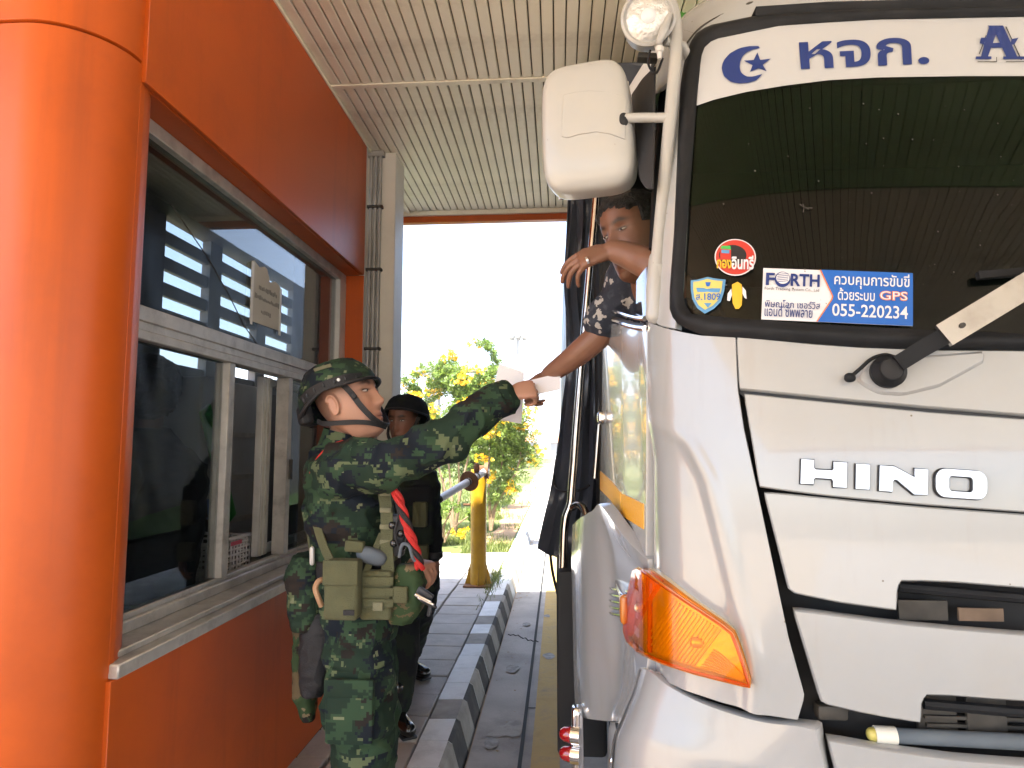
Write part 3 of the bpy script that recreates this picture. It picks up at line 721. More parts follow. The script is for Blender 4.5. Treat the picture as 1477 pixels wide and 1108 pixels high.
def front(top, bot, nc=40, nr=16, ext=None, off=0.0, thick=.014, rim=.005, mirror=True):
    """panel on the cab front between two pixel-surveyed edges; ext=(ztop, zbottom) carries it on to the cab's middle line"""
    T, B = xz(top), xz(bot)
    if ext:
        T = np.vstack([T, [[XC + .0, ext[0]]]]); B = np.vstack([B, [[XC + .0, ext[1]]]])
    T, B = resample(T, nc), resample(B, nc)
    s = np.linspace(0, 1, nr)[:, None, None]; G = T[None] * (1 - s) + B[None] * s
    P = np.stack([G[..., 0], yfront(G[..., 0], G[..., 1]), G[..., 1]], -1)
    bm = sheet(P, thick, off, rim, toward=(XC * .6, -3, 2))
    if mirror: mirror_bm(bm)
    return bm
def mirror_bm(bm):
    g = bmesh.ops.duplicate(bm, geom=bm.verts[:] + bm.edges[:] + bm.faces[:])['geom']
    for e in g:
        if isinstance(e, bmesh.types.BMVert): e.co.x = 2 * XC - e.co.x
    bmesh.ops.reverse_faces(bm, faces=[e for e in g if isinstance(e, bmesh.types.BMFace)])
    return bm
def skin(top, bot, nc=24, nr=24, off=0.0, thick=.012, rim=.004):
    """panel that wraps the cab corner, filled between two pixel-surveyed edges"""
    T, B = resample(top, nc), resample(bot, nc); s = np.linspace(0, 1, nr)[:, None, None]
    G = T[None] * (1 - s) + B[None] * s
    return sheet(onT(G[..., 0], G[..., 1]), thick, off, rim)
def decal(poly_uv, faces, quad, off=.003):
    q = quadmap(quad, np.asarray(poly_uv, float)); p, n = onTn(q[:, 0], q[:, 1]); return p + n * off, faces
def tri_fan_poly(pts):
    return pts, [tuple(range(len(pts)))]
def fine(poly, faces, cuts=0):
    return poly, faces
def panel_quad(n=14, m=8):
    ab = np.array([(j / n, i / m) for i in range(m + 1) for j in range(n + 1)])
    return ab, [(i * (n + 1) + j, i * (n + 1) + j + 1, (i + 1) * (n + 1) + j + 1, (i + 1) * (n + 1) + j) for i in range(m) for j in range(n)]
def disc_uv(cx, cy, rx, ry, n=36, rings=3):
    v = [(cx, cy)]; f = []
    for r in range(1, rings + 1):
        for k in range(n): v.append((cx + rx * r / rings * math.cos(2 * math.pi * k / n), cy + ry * r / rings * math.sin(2 * math.pi * k / n)))
    for k in range(n): f.append((0, 1 + k, 1 + (k + 1) % n))
    for r in range(rings - 1):
        for k in range(n): f.append((1 + r * n + k, 1 + (r + 1) * n + k, 1 + (r + 1) * n + (k + 1) % n, 1 + r * n + (k + 1) % n))
    return np.array(v), f
def writing(name, s, quad, m, parent, off=.0045, bold=.0):
    uv, fs = text2d(s, bold); return obj(name, decal(uv, fs, quad, off), m, parent, flat=True)

truck = thing('truck', 'white cab lorry with tall mirror stopped beside the kerb, papers passed from its window', 'truck', (XC, 1.9, 0))
# ---- dark under-structure behind all panel gaps
def shell(zs, off, x0=None):
    rows = []
    for z in zs:
        row = []
        for yy in np.linspace(2.5, 1.62, 8): row.append((np.interp(yy, _sy, _sx) + np.interp(z, _tz, _tx), yy + np.interp(z, _dz, _dy) * 0, z))
        t = np.interp(z, _tz, _tx)
        for xx, yy in zip(_px, np.interp(_px, _fx, _fy)): row.append((xx + t, yy + np.interp(z, _dz, _dy), z))
        row = row + [(2 * XC - a, b, c) for a, b, c in row[-2::-1]]
        rows.append([(XC + (a - XC) * (1 + off), b - off, c) for a, b, c in row])
    return sheet(rows, 0, 0)
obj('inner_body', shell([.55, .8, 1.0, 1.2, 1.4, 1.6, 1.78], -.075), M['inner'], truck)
# roof and header
rz = [2.50, 2.55, 2.60, 2.65, 2.69, 2.72, 2.75, 2.78, 2.80, 2.82, 2.84, 2.855, 2.866]
rows = []
for z in rz:
    t = np.interp(z, _tz, _tx); d = np.interp(z, _dz, _dy); row = [(t + np.interp(2.5, _sy, _sx), 2.55, z)]
    for yy in np.linspace(2.3, 1.58, 6):
        row.append((t + np.interp(yy, _sy, _sx), max(yy, YS + d + (yy - 1.56) * .5), z))
    row += [(xx + t, yy + d, z) for xx, yy in zip(_px, np.interp(_px, _fx, _fy))]
    rows.append(row + [(2 * XC - a, b, c) for a, b, c in row[-2::-1]])
obj('roof', sheet(rows, .01, 0, .003, toward=(XC, -3, 4)), M['white'], truck)
obj('roof_top', box((.5, 2.06, 2.85), (2 * XC - .5, 2.56, 2.868), .008), M['white'], truck)
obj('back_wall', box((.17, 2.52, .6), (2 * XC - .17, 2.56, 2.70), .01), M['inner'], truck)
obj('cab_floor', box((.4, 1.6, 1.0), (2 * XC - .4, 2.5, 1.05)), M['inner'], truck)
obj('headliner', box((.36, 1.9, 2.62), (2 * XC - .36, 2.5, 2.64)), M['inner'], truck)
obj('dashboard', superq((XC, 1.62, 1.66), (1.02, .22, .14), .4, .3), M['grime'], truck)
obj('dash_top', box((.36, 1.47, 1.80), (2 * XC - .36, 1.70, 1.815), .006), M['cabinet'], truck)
st = obj('steering_wheel', tube([(.72 + .21 * math.cos(a), 1.88 - .10 * math.sin(a), 1.80 + .18 * math.sin(a)) for a in np.linspace(0, 6.2832, 33)], .014, 8), M['inner'], truck)
for xx in (.72, 1.98):
    s_ = obj('seat', box((xx - .25, 2.0, 1.35), (xx + .25, 2.44, 1.5), .04, 3), M['grime'], truck)
    obj('backrest', box((xx - .24, 2.36, 1.45), (xx + .24, 2.48, 2.15), .04, 3), M['grime'], truck)
# ---- front panels
cowl_t = [(1064, 488), (1120, 493), (1170, 498), (1240, 503), (1345, 507), (1477, 508), (1560, 508)]
cowl_b = [(1068, 560), (1120, 565), (1180, 571), (1240, 577), (1340, 586), (1477, 597), (1560, 603)]
obj('cowl_panel', front(cowl_t, cowl_b, 48, 10, (1.775, 1.665), .004, .03), M['white'], truck)
hin_t = [(1075, 570), (1120, 575), (1180, 581), (1240, 587), (1340, 597), (1477, 607), (1560, 612)]
hin_b = [(1097, 701), (1140, 707), (1180, 712), (1240, 718), (1340, 727), (1477, 737), (1560, 742)]
obj('badge_panel', front(hin_t, hin_b, 48, 14, (1.65, 1.50), .006, .03), M['white'], truck)
mid_t = [(1104, 712), (1140, 715), (1180, 719), (1240, 725), (1340, 734), (1477, 744), (1560, 749)]
mid_b = [(1139, 848), (1147, 854), (1211, 867), (1291, 878), (1292, 848), (1297, 836), (1330, 836), (1378, 838), (1477, 846), (1560, 851)]
obj('grille_panel', front(mid_t, mid_b, 90, 16, (1.49, 1.37), .004, .03, .006), M['white'], truck)
low_t = [(1147, 882), (1175, 885), (1211, 890), (1295, 901), (1378, 909), (1477, 917), (1560, 922)]
low_b = [(1186, 1010), (1192, 1014), (1239, 1025), (1326, 1040), (1327, 1012), (1334, 1000), (1370, 1001), (1406, 1004), (1477, 1009), (1560, 1013)]
obj('grille_panel', front(low_t, low_b, 90, 16, (1.305, 1.20), .004, .03, .006), M['white'], truck)
bot_t = [(1196, 1068), (1230, 1074), (1267, 1081), (1378, 1096), (1477, 1104), (1560, 1109)]
bot_b = [(1240, 1240), (1270, 1246), (1300, 1250), (1400, 1262), (1477, 1268), (1560, 1272)]
obj('bumper_panel', front(bot_t, bot_b, 40, 10, (1.10, .95), .006, .03), M['white'], truck)
# a faint pressed crease on the lower panels, grille mesh, bars and clutter behind the openings
for (u0, v0, u1, v1) in ((1296, 850, 1600, 876), (1333, 1022, 1600, 1042)):
    a, b = onT(np.array(u0), np.array(v0)), onT(np.array(u1), np.array(v1))
    obj('grille_bar', tube([V(a) + Vector((.01, .022, 0)), V((a + b) / 2) + Vector((0, .018, 0)), V(b) + Vector((0, .022, 0))], .0095, 8), M['rubber'], truck)
for u0, v0, u1, v1 in ((1400, 884, 1472, 906), (1310, 872, 1390, 905)):
    a = onT(np.array(float(u0)), np.array(float(v0))); b = onT(np.array(float(u1)), np.array(float(v1)))
    obj('radiator_plate', box((a[0], a[1] + .035, b[2]), (b[0], a[1] + .040, a[2])), M['brown'] if u0 == 1400 else M['grime'], truck)
a = onT(np.array(1275.), np.array(1072.)); b = onT(np.array(1390.), np.array(1078.)); cxx = V(a) + Vector((0, .035, 0)); dxx = V(b) + Vector((0, .035, 0))
ram = obj('damper_tube', cyl(cxx, cxx + (dxx - cxx) * 2.4, .0135, 16), M['greycloth'], truck)
obj('damper_collar', cyl(cxx, cxx + (dxx - cxx) * .28, .0155, 16), M['cream'], ram); obj('damper_cap', superq(cxx, (.014, .012, .012), .8, .8, nu=10, nv=14), M['pale_yellow'], ram)
for u0, v0 in ((1420, 1045), (1345, 1030)):
    a = onT(np.array(float(u0)), np.array(float(v0))); obj('bracket', box((a[0], a[1] + .05, a[2] - .06), (a[0] + .07, a[1] + .06, a[2] + .03), .004), M['grime'], truck)
a = onT(np.array(1190.), np.array(1040.)); obj('hinge_bracket', box((a[0], a[1] + .03, a[2] - .012), (a[0] + .055, a[1] + .06, a[2] + .015), .006), M['grime'], truck)
for k in range(3):
    a = onT(np.array(1355. + k * 3), np.array(1050. + k * 12)); obj('radiator_louvre', box((a[0], a[1] + .045, a[2] - .003), (a[0] + .5, a[1] + .055, a[2] + .003)), M['grime'], truck)
# ---- corner panel from door edge to the front gap
ct = [(937, 462), (944, 468), (960, 474), (990, 481), (1012, 485), (1061, 488)]
cb = [(937, 972), (948, 981), (985, 998), (1040, 1016), (1090, 1028), (1150, 1037)]
lft = [(937, 462), (937, 560), (937, 700), (938, 820), (938, 972)]
rgt = [(1061, 488), (1064, 562), (1073, 620), (1094, 716), (1118, 830), (1137, 920), (1160, 1003), (1150, 1037)]
nc, nr = 34, 60
Tt, Bb, Ll, Rr = resample(ct, nc), resample(cb, nc), resample(lft, nr), resample(rgt, nr)
G = np.zeros((nr, nc, 2))
for i in range(nr):
    for j in range(nc):
        s, t = j / (nc - 1), i / (nr - 1)
        G[i, j] = (1 - t) * Tt[j] + t * Bb[j] + (1 - s) * Ll[i] + s * Rr[i] - ((1 - s) * (1 - t) * Tt[0] + s * (1 - t) * Tt[-1] + (1 - s) * t * Bb[0] + s * t * Bb[-1])
Pc = onT(G[..., 0], G[..., 1])
# pressed swage that sweeps down from the door handle towards the lamp
Nc = grid_normals(Pc)
sw = np.array([(937, 610), (985, 640), (1010, 690), (1028, 760), (1050, 850), (1075, 950)], float)
swd = resample(sw, 80)
D = np.min(np.linalg.norm(G[:, :, None, :] - swd[None, None], axis=3) * np.sign(1), axis=2)
side = G[..., 0] - np.interp(G[..., 1], sw[:, 1], sw[:, 0], left=937, right=1075)
Pc = Pc + Nc * (-.013 * (1 / (1 + np.exp(side / 5.0))) + .006 * np.exp(-((side - 14) / 12) ** 2))[..., None] * np.clip((G[..., 1] - 600) / 60, 0, 1)[..., None]
obj('corner_panel', sheet(Pc, .010, .004, .001), M['white'], truck)
# ---- doors
dt = [(872, 470), (885, 468), (900, 470), (920, 474), (935, 477)]
db = [(866, 752), (885, 772), (905, 790), (920, 803), (934, 815)]
door = obj('door', skin(dt, db, 20, 40, .004, .02, .005), M['white'], truck)
hd = onTn(np.array([868., 876., 884.]), np.array([604., 604., 604.]))
hc = V(hd[0][1] + hd[1][1] * .02)
obj('door_handle', obox(V(at(868, 603, 2.28)), (.035, .13, .04), Matrix.Identity(3), .012, 3), M['chrome'], door)
obj('handle_recess', obox(V(at(875, 604, 2.24)) + Vector((.014, 0, 0)), (.016, .10, .034), Matrix.Identity(3), .006, 2), M['black'], door)
rt = skin([(899, 712), (915, 719), (931, 727)], [(900, 744), (915, 753), (931, 763)], 8, 6, .0065, .003, .001)
obj('reflector_strip', rt, M['reflector'], door)
rt = skin([(868, 680), (884, 694), (898, 711)], [(868, 706), (884, 722), (899, 743)], 8, 6, .0065, .003, .001)
obj('reflector_strip', rt, M['reflector'], door)
# window sill trims
for (off, col, rr) in ((0, 'chrome', .0065), (9, 'black', .004), (14, 'chrome', .0075)):
    p = onTn(np.array([888., 896, 905, 915, 925, 935]), np.array([449., 451, 454, 457, 459, 460]) + off)
    obj('sill_trim', tube(p[0] + p[1] * .008, rr, 8), M[col], door)
# front quarter glass and frame
qg = skin([(938, 378), (932, 386), (926, 393), (918, 405)], [(938, 458), (930, 458), (924, 457), (917, 454)], 6, 10, .0, 0)
obj('quarter_glass', qg, M['door_glass'], door)
mir = door.data.copy()
od = obj('door', box((2 * XC - .205, 1.6, 1.0), (2 * XC - .165, 2.5, 1.93), .01), M['white'], truck)
obj('door_pane', box((2 * XC - .22, 1.62, 1.94), (2 * XC - .214, 2.45, 2.5)), M['screen_glass'], od, flat=True)
# A-pillar (white strip between windscreen rubber and door window)
ap = skin([(984, 44), (992, 46), (1003, 50)], [(941, 462), (955, 470), (975, 474)], 8, 40, .003, .02)
obj('windscreen_pillar', ap, M['white'], truck)
obj('rear_pillar', box((.20, 2.44, 1.9), (.24, 2.52, 2.60), .01), M['black'], truck)
obj('door_frame', tube([at(945, 360, 1.66), at(950, 250, 1.68), at(958, 150, 1.74), at(965, 105, 1.85), at(945, 95, 2.3)], .016, 8), M['rubber'], door)
obj('rain_visor', skin([(966, 110), (952, 122), (936, 140)], [(962, 285), (955, 282), (948, 268)], 8, 16, .05, .004), M['black'], truck)
# ---- windscreen
outer = [(973, 338), (982, 127), (988, 90), (995, 65), (1004, 50), (1022, 38), (1085, 25), (1194, 18), (1320, 15), (1477, 14), (1620, 14)]
inner = [(991, 340), (1005, 153), (1009, 100), (1013, 76), (1018, 66), (1030, 57), (1122, 38), (1194, 33), (1267, 29), (1477, 25), (1620, 24)]
outb = [(973, 338), (967, 420), (967, 448), (972, 460), (981, 470), (1012, 484), (1090, 490), (1170, 496), (1240, 502), (1345, 505), (1477, 505), (1620, 504)]
innb = [(991, 340), (986, 420), (988, 435), (991, 445), (998, 453), (1075, 461), (1120, 464), (1170, 468), (1240, 472), (1345, 477), (1477, 482), (1620, 484)]
def band(o_, i_, n=60):
    o_, i_ = to_mid(o_), to_mid(i_); a, b = resample(o_, n), resample(i_, n); s = np.linspace(0, 1, 7)[:, None, None]; G = a[None] * (1 - s) + b[None] * s
    P = onT(G[..., 0], G[..., 1]); N = grid_normals(P); h = np.sin(np.linspace(0, math.pi, 7))[:, None, None] * .012
    return P + N * (h + .003)
rub = sheet(band(outer, inner, 80), .02, 0, .002)
rub2 = sheet(band(outb, innb, 80), .02, 0, .002)
tmp = bpy.data.meshes.new('t'); rub2.to_mesh(tmp); rub2.free(); rub.from_mesh(tmp); mirror_bm(rub)
obj('windscreen_seal', rub, M['rubber'], truck)
gi_t = [(988, 400), (992, 330), (1004, 160), (1012, 80), (1030, 54), (1122, 36), (1267, 27), (1477, 23), (1620, 22)]
gi_b = [(988, 402), (989, 440), (994, 452), (1010, 458), (1075, 464), (1170, 471), (1240, 475), (1477, 485), (1620, 487)]
T, B = resample(to_mid(gi_t), 70), resample(to_mid(gi_b), 70); s = np.linspace(0, 1, 30)[:, None, None]; G = T[None] * (1 - s) + B[None] * s
Pg = onT(G[..., 0], G[..., 1])
glass = obj('windscreen', sheet(Pg, 0, -.004), M['screen_glass'], truck)
# shade film below the banner, then the banner itself
def glass_strip(top, bot, off, n=90, nr=10):
    T, B = resample(to_mid(top), n), resample(to_mid(bot), n); s = np.linspace(0, 1, nr)[:, None, None]; G = T[None] * (1 - s) + B[None] * s
    return sheet(onT(G[..., 0], G[..., 1]), 0, off)
ban_t = [(1014, 62), (1030, 57), (1122, 38), (1194, 33), (1267, 29), (1477, 25), (1620, 24)]
ban_b = [(1004, 153), (1030, 144), (1076, 133), (1130, 124), (1194, 116), (1267, 112), (1390, 110), (1477, 110), (1620, 110)]
fil_b = [(993, 297), (1040, 288), (1100, 279), (1160, 274), (1230, 270), (1330, 268), (1477, 268), (1620, 268)]
obj('tint_film', glass_strip(ban_b, fil_b, -.001), M['film'], glass)
ban = obj('banner', glass_strip(ban_t, ban_b, .0005), M['banner'], glass)
# crescent and star
def px_poly(name, pts, m, parent, off): 
    pts = np.asarray(pts, float); p, n = onTn(pts[:, 0], pts[:, 1])
    return obj(name, (p + n * off, [tuple(range(len(pts)))]), m, parent, flat=True)
cres_o = [(1094, 68), (1080, 68), (1066, 71), (1052, 79), (1043, 90), (1041, 101), (1045, 112), (1055, 120), (1066, 122), (1080, 121), (1092, 117), (1099, 109)]
cres_i = [(1096, 71), (1086, 73), (1077, 77), (1071, 83), (1068, 90), (1067, 97), (1068, 104), (1072, 109), (1078, 112), (1086, 112), (1093, 110), (1099, 108.5)]
co, ci_ = resample(cres_o, 24), resample(cres_i, 24); q = np.vstack([co, ci_]); p, n_ = onTn(q[:, 0], q[:, 1])
obj('crescent', (p + n_ * .003, [(k, k + 1, 25 + k, 24 + k) for k in range(23)]), M['navy_ink'], ban, flat=True)
star = []
sc_, so_ = (1092, 93), [(1092.5, 77), (1096.5, 88), (1112, 86), (1100, 95), (1106, 104.5), (1094, 100), (1082, 105), (1085.5, 95.5), (1073, 89), (1087, 88)]
pp = np.array([sc_] + so_, float); p, n_ = onTn(pp[:, 0], pp[:, 1]); obj('star', (p + n_ * .003, [(0, k + 1, (k + 1) % 10 + 1) for k in range(10)]), M['navy_ink'], ban, flat=True)
writing('lettering', 'หจก.', [(1152, 62), (1338, 54), (1340, 94), (1155, 102)], M['navy_ink'], ban, .003, .02)
# the big shadowed A with its thin outline
def pxs(name, polys, m, parent, off):
    v = []; f = []
    for pl in polys:
        pl = np.asarray(pl, float); p, n = onTn(pl[:, 0], pl[:, 1]); k = len(v); v += list(p + n * off); f.append(tuple(range(k, k + len(pl))))
    return obj(name, (v, f), m, parent, flat=True)
A1 = [[(1426, 39), (1440, 39), (1424, 83), (1414, 83)], [(1440, 39), (1446, 39), (1466, 83), (1450, 83), (1434, 48)], [(1418, 64), (1456, 63), (1456, 70), (1418, 71)], [(1407, 83), (1429, 83), (1429, 87), (1406, 87)], [(1446, 83), (1477, 83), (1479, 87), (1446, 87)], [(1414, 56), (1422, 56), (1418, 66), (1412, 64)], [(1458, 58), (1468, 56), (1462, 66), (1456, 66)], [(1424, 38.5), (1446, 38.5), (1444, 42), (1426, 42)]]
pxs('lettering', A1, M['navy_ink'], ban, .003)
A2 = [[(1449, 40), (1450.5, 40), (1473, 88), (1471, 88)], [(1409, 90), (1436, 90), (1436, 91), (1409, 91)], [(1436, 84), (1437, 84), (1437, 91), (1436, 91)], [(1450, 90), (1482, 90), (1482, 91), (1450, 91)], [(1421, 52), (1422, 53), (1412, 80), (1411, 79)]]
pxs('letter_outline', A2, M['black_ink'], ban, .0028)
# GPS sticker
SQ = [(1101, 387), (1316, 395), (1316, 471), (1098, 461)]
stick = obj('tracking_sticker', decal(*panel_quad(16, 8), SQ, .001), M['white_ink'], glass, flat=True)
def chevron(b): return np.interp(b, [0, .48, 1], [.37, .475, .385])
bb_ = np.linspace(0, 1, 17); ab_ = np.array([(chevron(b) + (1 - chevron(b)) * k / 16, b) for b in bb_ for k in range(17)])
obj('blue_field', decal(ab_, [(r * 17 + k, r * 17 + k + 1, r * 17 + k + 18, r * 17 + k + 17) for r in range(16) for k in range(16)], SQ, .0028), M['blue_ink'], stick, flat=True)
ab_ = np.array([(chevron(b) + e, b) for b in bb_ for e in (-.009, 0)])
obj('orange_edge', decal(ab_, [(2 * r, 2 * r + 1, 2 * r + 3, 2 * r + 2) for r in range(16)], SQ, .003), M['orange_ink'], stick, flat=True)
def sub(q, a0, a1, b0, b1): return [tuple(quadmap(q, np.array([[a, b]]))[0]) for a, b in ((a0, b1), (a1, b1), (a1, b0), (a0, b0))]
writing('lettering', 'F', sub(SQ, .02, .078, .66, .90), M['navy_ink'], stick, .0042, .03)
writing('lettering', 'RTH', sub(SQ, .185, .378, .66, .90), M['navy_ink'], stick, .0042, .03)
gl_ = obj('globe_emblem', decal(*disc_uv(.13, .78, .052, .15), SQ, .0042), M['navy_ink'], stick, flat=True)
obj('globe_shine', decal(*disc_uv(.132, .805, .044, .112), SQ, .0048), M['white_ink'], gl_, flat=True)
for b_ in (.72, .755, .79, .825, .86): obj('globe_line', decal([(.095, b_), (.168, b_ + .03), (.168, b_ + .04), (.095, b_ + .012)], [(0, 1, 2, 3)], SQ, .0052), M['navy_ink'], gl_, flat=True)
writing('lettering', 'Forth Tracking System Co., Ltd', sub(SQ, .015, .375, .555, .625), M['black_ink'], stick, .0042)
writing('lettering', 'พิษณุโลก เซอร์วิส', sub(SQ, .02, .385, .19, .385), M['navy_ink'], stick, .0042, .01)
writing('lettering', 'แอนด์ ซัพพลาย', sub(SQ, .02, .335, .06, .265), M['navy_ink'], stick, .0042, .01)
writing('lettering', 'ควบคุมการขับขี่', sub(SQ, .475, .975, .655, .965), M['white_ink'], stick, .0042, .012)
writing('lettering', 'ด้วยระบบ', sub(SQ, .50, .745, .43, .665), M['white_ink'], stick, .0042, .012)
writing('lettering', 'GPS', sub(SQ, .775, .965, .46, .64), M['orange_ink'], stick, .0042, .045); writing('lettering', 'GPS', sub(SQ, .78, .96, .472, .628), M['white_ink'], stick, .0048, .0)
writing('lettering', '055-220234', sub(SQ, .465, .965, .12, .36), M['white_ink'], stick, .0042, .012)
# shield sticker
sh = np.array([(997, 405), (1006, 404), (1014, 402), (1021, 400), (1030, 402), (1037, 403), (1047, 404), (1045, 420), (1040, 436), (1030, 446), (1017, 453), (1006, 445), (999, 432), (997, 418)], float)
def shrink(pl, k): c = pl.mean(0); return c + (pl - c) * k
def fan(name, pl, m, parent, off):
    pl = np.asarray(pl, float); c = pl.mean(0)[None]; q = np.vstack([c, pl]); p, n = onTn(q[:, 0], q[:, 1]); k = len(pl)
    return obj(name, (p + n * off, [(0, 1 + i, 1 + (i + 1) % k) for i in range(k)]), m, parent, flat=True)
shd = fan('shield_sticker', sh, M['cyan_ink'], glass, .002); fan('yellow_field', shrink(sh, .84), M['pale_yellow'], shd, .003)
fan('blue_band', [(1005, 416), (1040, 417), (1038, 423), (1007, 422)], M['cyan_ink'], shd, .0036)
writing('lettering', 'ส.1809', [(1004, 424), (1040, 424), (1039, 434), (1005, 434)], M['blue_ink'], shd, .0038, .015)
fan('small_emblem', [(1018, 408), (1026, 408), (1024, 414), (1020, 414)], M['blue_ink'], shd, .0036); fan('small_emblem', [(1016, 438), (1027, 438), (1022, 445)], M['cyan_ink'], shd, .0036)
# round red sticker with a small lorry
RQ = [(1031, 345), (1091, 346), (1090, 399), (1031, 398)]
rnd_ = obj('round_sticker', decal(*disc_uv(.5, .5, .5, .5), RQ, .002), M['white_ink'], glass, flat=True)
obj('red_field', decal(*disc_uv(.5, .5, .47, .47), RQ, .0028), M['red_ink'], rnd_, flat=True)
obj('dark_field', decal(*disc_uv(.44, .55, .33, .28), RQ, .0034), M['black_ink'], rnd_, flat=True)
obj('printed_lorry', decal([(.14, .42), (.40, .42), (.40, .70), (.14, .72)], [(0, 1, 2, 3)], RQ, .004), M['red_ink'], rnd_, flat=True)
obj('printed_roof', decal([(.14, .72), (.40, .70), (.38, .80), (.18, .80)], [(0, 1, 2, 3)], RQ, .004), M['green_ink'], rnd_, flat=True)
obj('printed_screen', decal([(.17, .60), (.36, .59), (.36, .68), (.17, .69)], [(0, 1, 2, 3)], RQ, .0046), M['cyan_ink'], rnd_, flat=True)
writing('lettering', 'กอง', sub(RQ, .06, .42, .18, .42), M['yellow_ink'], rnd_, .005, .03); writing('lettering', 'อินทรี', sub(RQ, .42, .95, .16, .54), M['white_ink'], rnd_, .005, .03)
# little yellow figure-like sticker as plain shapes
yel = fan('small_yellow_sticker', [(1056, 411), (1064, 407), (1070, 411), (1071, 425), (1070, 441), (1066, 446), (1061, 446), (1057, 438), (1056, 424)], M['yellow_ink'], glass, .002)
for q in ([(1055, 417), (1050, 424), (1049, 434), (1053, 435), (1056, 426)], [(1071, 414), (1076, 420), (1077, 432), (1074, 430), (1071, 424)]): fan('sticker_wing', q, M['white_ink'], yel, .0022)
# bug splats on the glass
bmv = []; bmf = []
for _ in range(60):
    u, v_ = random.uniform(1010, 1470), random.uniform(150, 440); r_ = random.uniform(.4, 1.3)
    p, n = onTn(np.array([u - r_, u + r_, u + r_ * .6, u - r_ * .5]), np.array([v_ - r_, v_ - r_ * .6, v_ + r_, v_ + r_ * .7])); k = len(bmv); bmv += list(p + n * .001); bmf.append((k, k + 1, k + 2, k + 3))
for _ in range(11):
    a = random.uniform(0, 6.28); L = random.uniform(3, 12); u0, v0 = 1160, 300
    p, n = onTn(np.array([u0, u0 + L * math.cos(a), u0 + L * math.cos(a + .15)]), np.array([v0, v0 + L * .7 * math.sin(a), v0 + L * .7 * math.sin(a + .15)])); k = len(bmv); bmv += list(p + n * .001); bmf.append((k, k + 1, k + 2))
tag(obj('bug_splats', (bmv, bmf), M['bug'], glass, flat=True), kind='stuff')
# ---- badge letters: bevelled chrome blocks with a dark foot
def c3(x, y): return (1000 + x / 3.096, 540 + y / 3.096)
HL = {'H': [(478, 381), (534, 385), (534, 420), (540, 427), (612, 431), (619, 425), (619, 393), (679, 397), (677, 507), (617, 503), (617, 478), (611, 468), (540, 463), (533, 469), (531, 491), (475, 489)],
      'I': [(718, 402), (778, 406), (776, 515), (716, 511)],
      'N': [(822, 409), (886, 414), (974, 461), (975, 423), (1033, 427), (1030, 538), (972, 536), (897, 473), (886, 471), (879, 480), (876, 524), (819, 520)]}
def letter(pts, hole=None):
    pts = np.array([c3(*p) for p in pts])
    out = []
    for base, grow, o0, o1, m in ((pts, 0, .008, .0165, 'chrome'),):
        p, n = onTn(pts[:, 0], pts[:, 1]); bm = bmesh.new(); lo = [bm.verts.new(V(a + b * o0)) for a, b in zip(p, n)]; hi = [bm.verts.new(V(a + b * o1)) for a, b in zip(p, n)]; k = len(pts)
        top = bm.faces.new(hi)
        for i in range(k): bm.faces.new((lo[i], lo[(i + 1) % k], hi[(i + 1) % k], hi[i]))
        bmesh.ops.recalc_face_normals(bm, faces=bm.faces[:])
        bmesh.ops.bevel(bm, geom=list(top.edges), offset=.0016, segments=2, affect='EDGES')
        bmesh.ops.triangulate(bm, faces=[f for f in bm.faces if len(f.verts) > 4])
    return bm
def outline(pts, k=1.0):
    pts = np.array([c3(*p) for p in pts]); c = pts.mean(0); n = len(pts); out = []
    for i in range(n):
        a, b = pts[i - 1], pts[(i + 1) % n]; t = b - a; o = np.array([t[1], -t[0]]); o /= np.linalg.norm(o) + 1e-9; out.append(pts[i] + o * k * 1.7)
    out = np.array(out); p, nn = onTn(out[:, 0], out[:, 1]); bm = bmesh.new(); bm.faces.new([bm.verts.new(V(a + b * .0085)) for a, b in zip(p, nn)]); bmesh.ops.triangulate(bm, faces=bm.faces[:]); return bm
badge = None
for ch in 'HIN':
    o = obj('badge_letter', letter(HL[ch]), M['badge_chrome'], truck, angle=25)
    obj('letter_dark_rim', outline(HL[ch], 1.2), M['black'], o)  # flat black outline plate under the letter
def rr_(x0, y0, x1, y1, r, sk, n=6):
    out = []
    for cx, cy, a0 in ((x1 - r, y0 + r, -90), (x1 - r, y1 - r, 0), (x0 + r, y1 - r, 90), (x0 + r, y0 + r, 180)):
        for k in range(n + 1):
            a = math.radians(a0 + 90 * k / n); x, y_ = cx + r * math.cos(a), cy + r * math.sin(a); out.append((x, y_ + (x - x0) * sk))
    return np.array(out)
oo, oi = rr_(1066, 421, 1290, 545, 44, .07), rr_(1122, 454, 1230, 521, 18, .07)
def ring_letter(o_, i_, o0, o1):
    a, b = [np.array([c3(*p) for p in s_]) for s_ in (o_, i_)]; pa, na = onTn(a[:, 0], a[:, 1]); pb, nb = onTn(b[:, 0], b[:, 1]); n = len(a); bm = bmesh.new()
    mk = lambda p, nn, o: [bm.verts.new(V(x + y_ * o)) for x, y_ in zip(p, nn)]
    A0, A1_, B0, B1 = mk(pa, na, o0), mk(pa, na, o1), mk(pb, nb, o0), mk(pb, nb, o1)
    for k in range(n):
        j = (k + 1) % n
        for f in ((A0[k], A0[j], A1_[j], A1_[k]), (A1_[k], A1_[j], B1[j], B1[k]), (B1[k], B1[j], B0[j], B0[k])): bm.faces.new(f)
    bmesh.ops.recalc_face_normals(bm, faces=bm.faces[:]); return bm
o = obj('badge_letter', ring_letter(oo, oi, .008, .0165), M['badge_chrome'], truck, angle=25)
obj('letter_dark_rim', ring_letter(rr_(1061, 416, 1295, 550, 46, .07), rr_(1127, 459, 1225, 516, 15, .07), .007, .0085), M['black'], o)
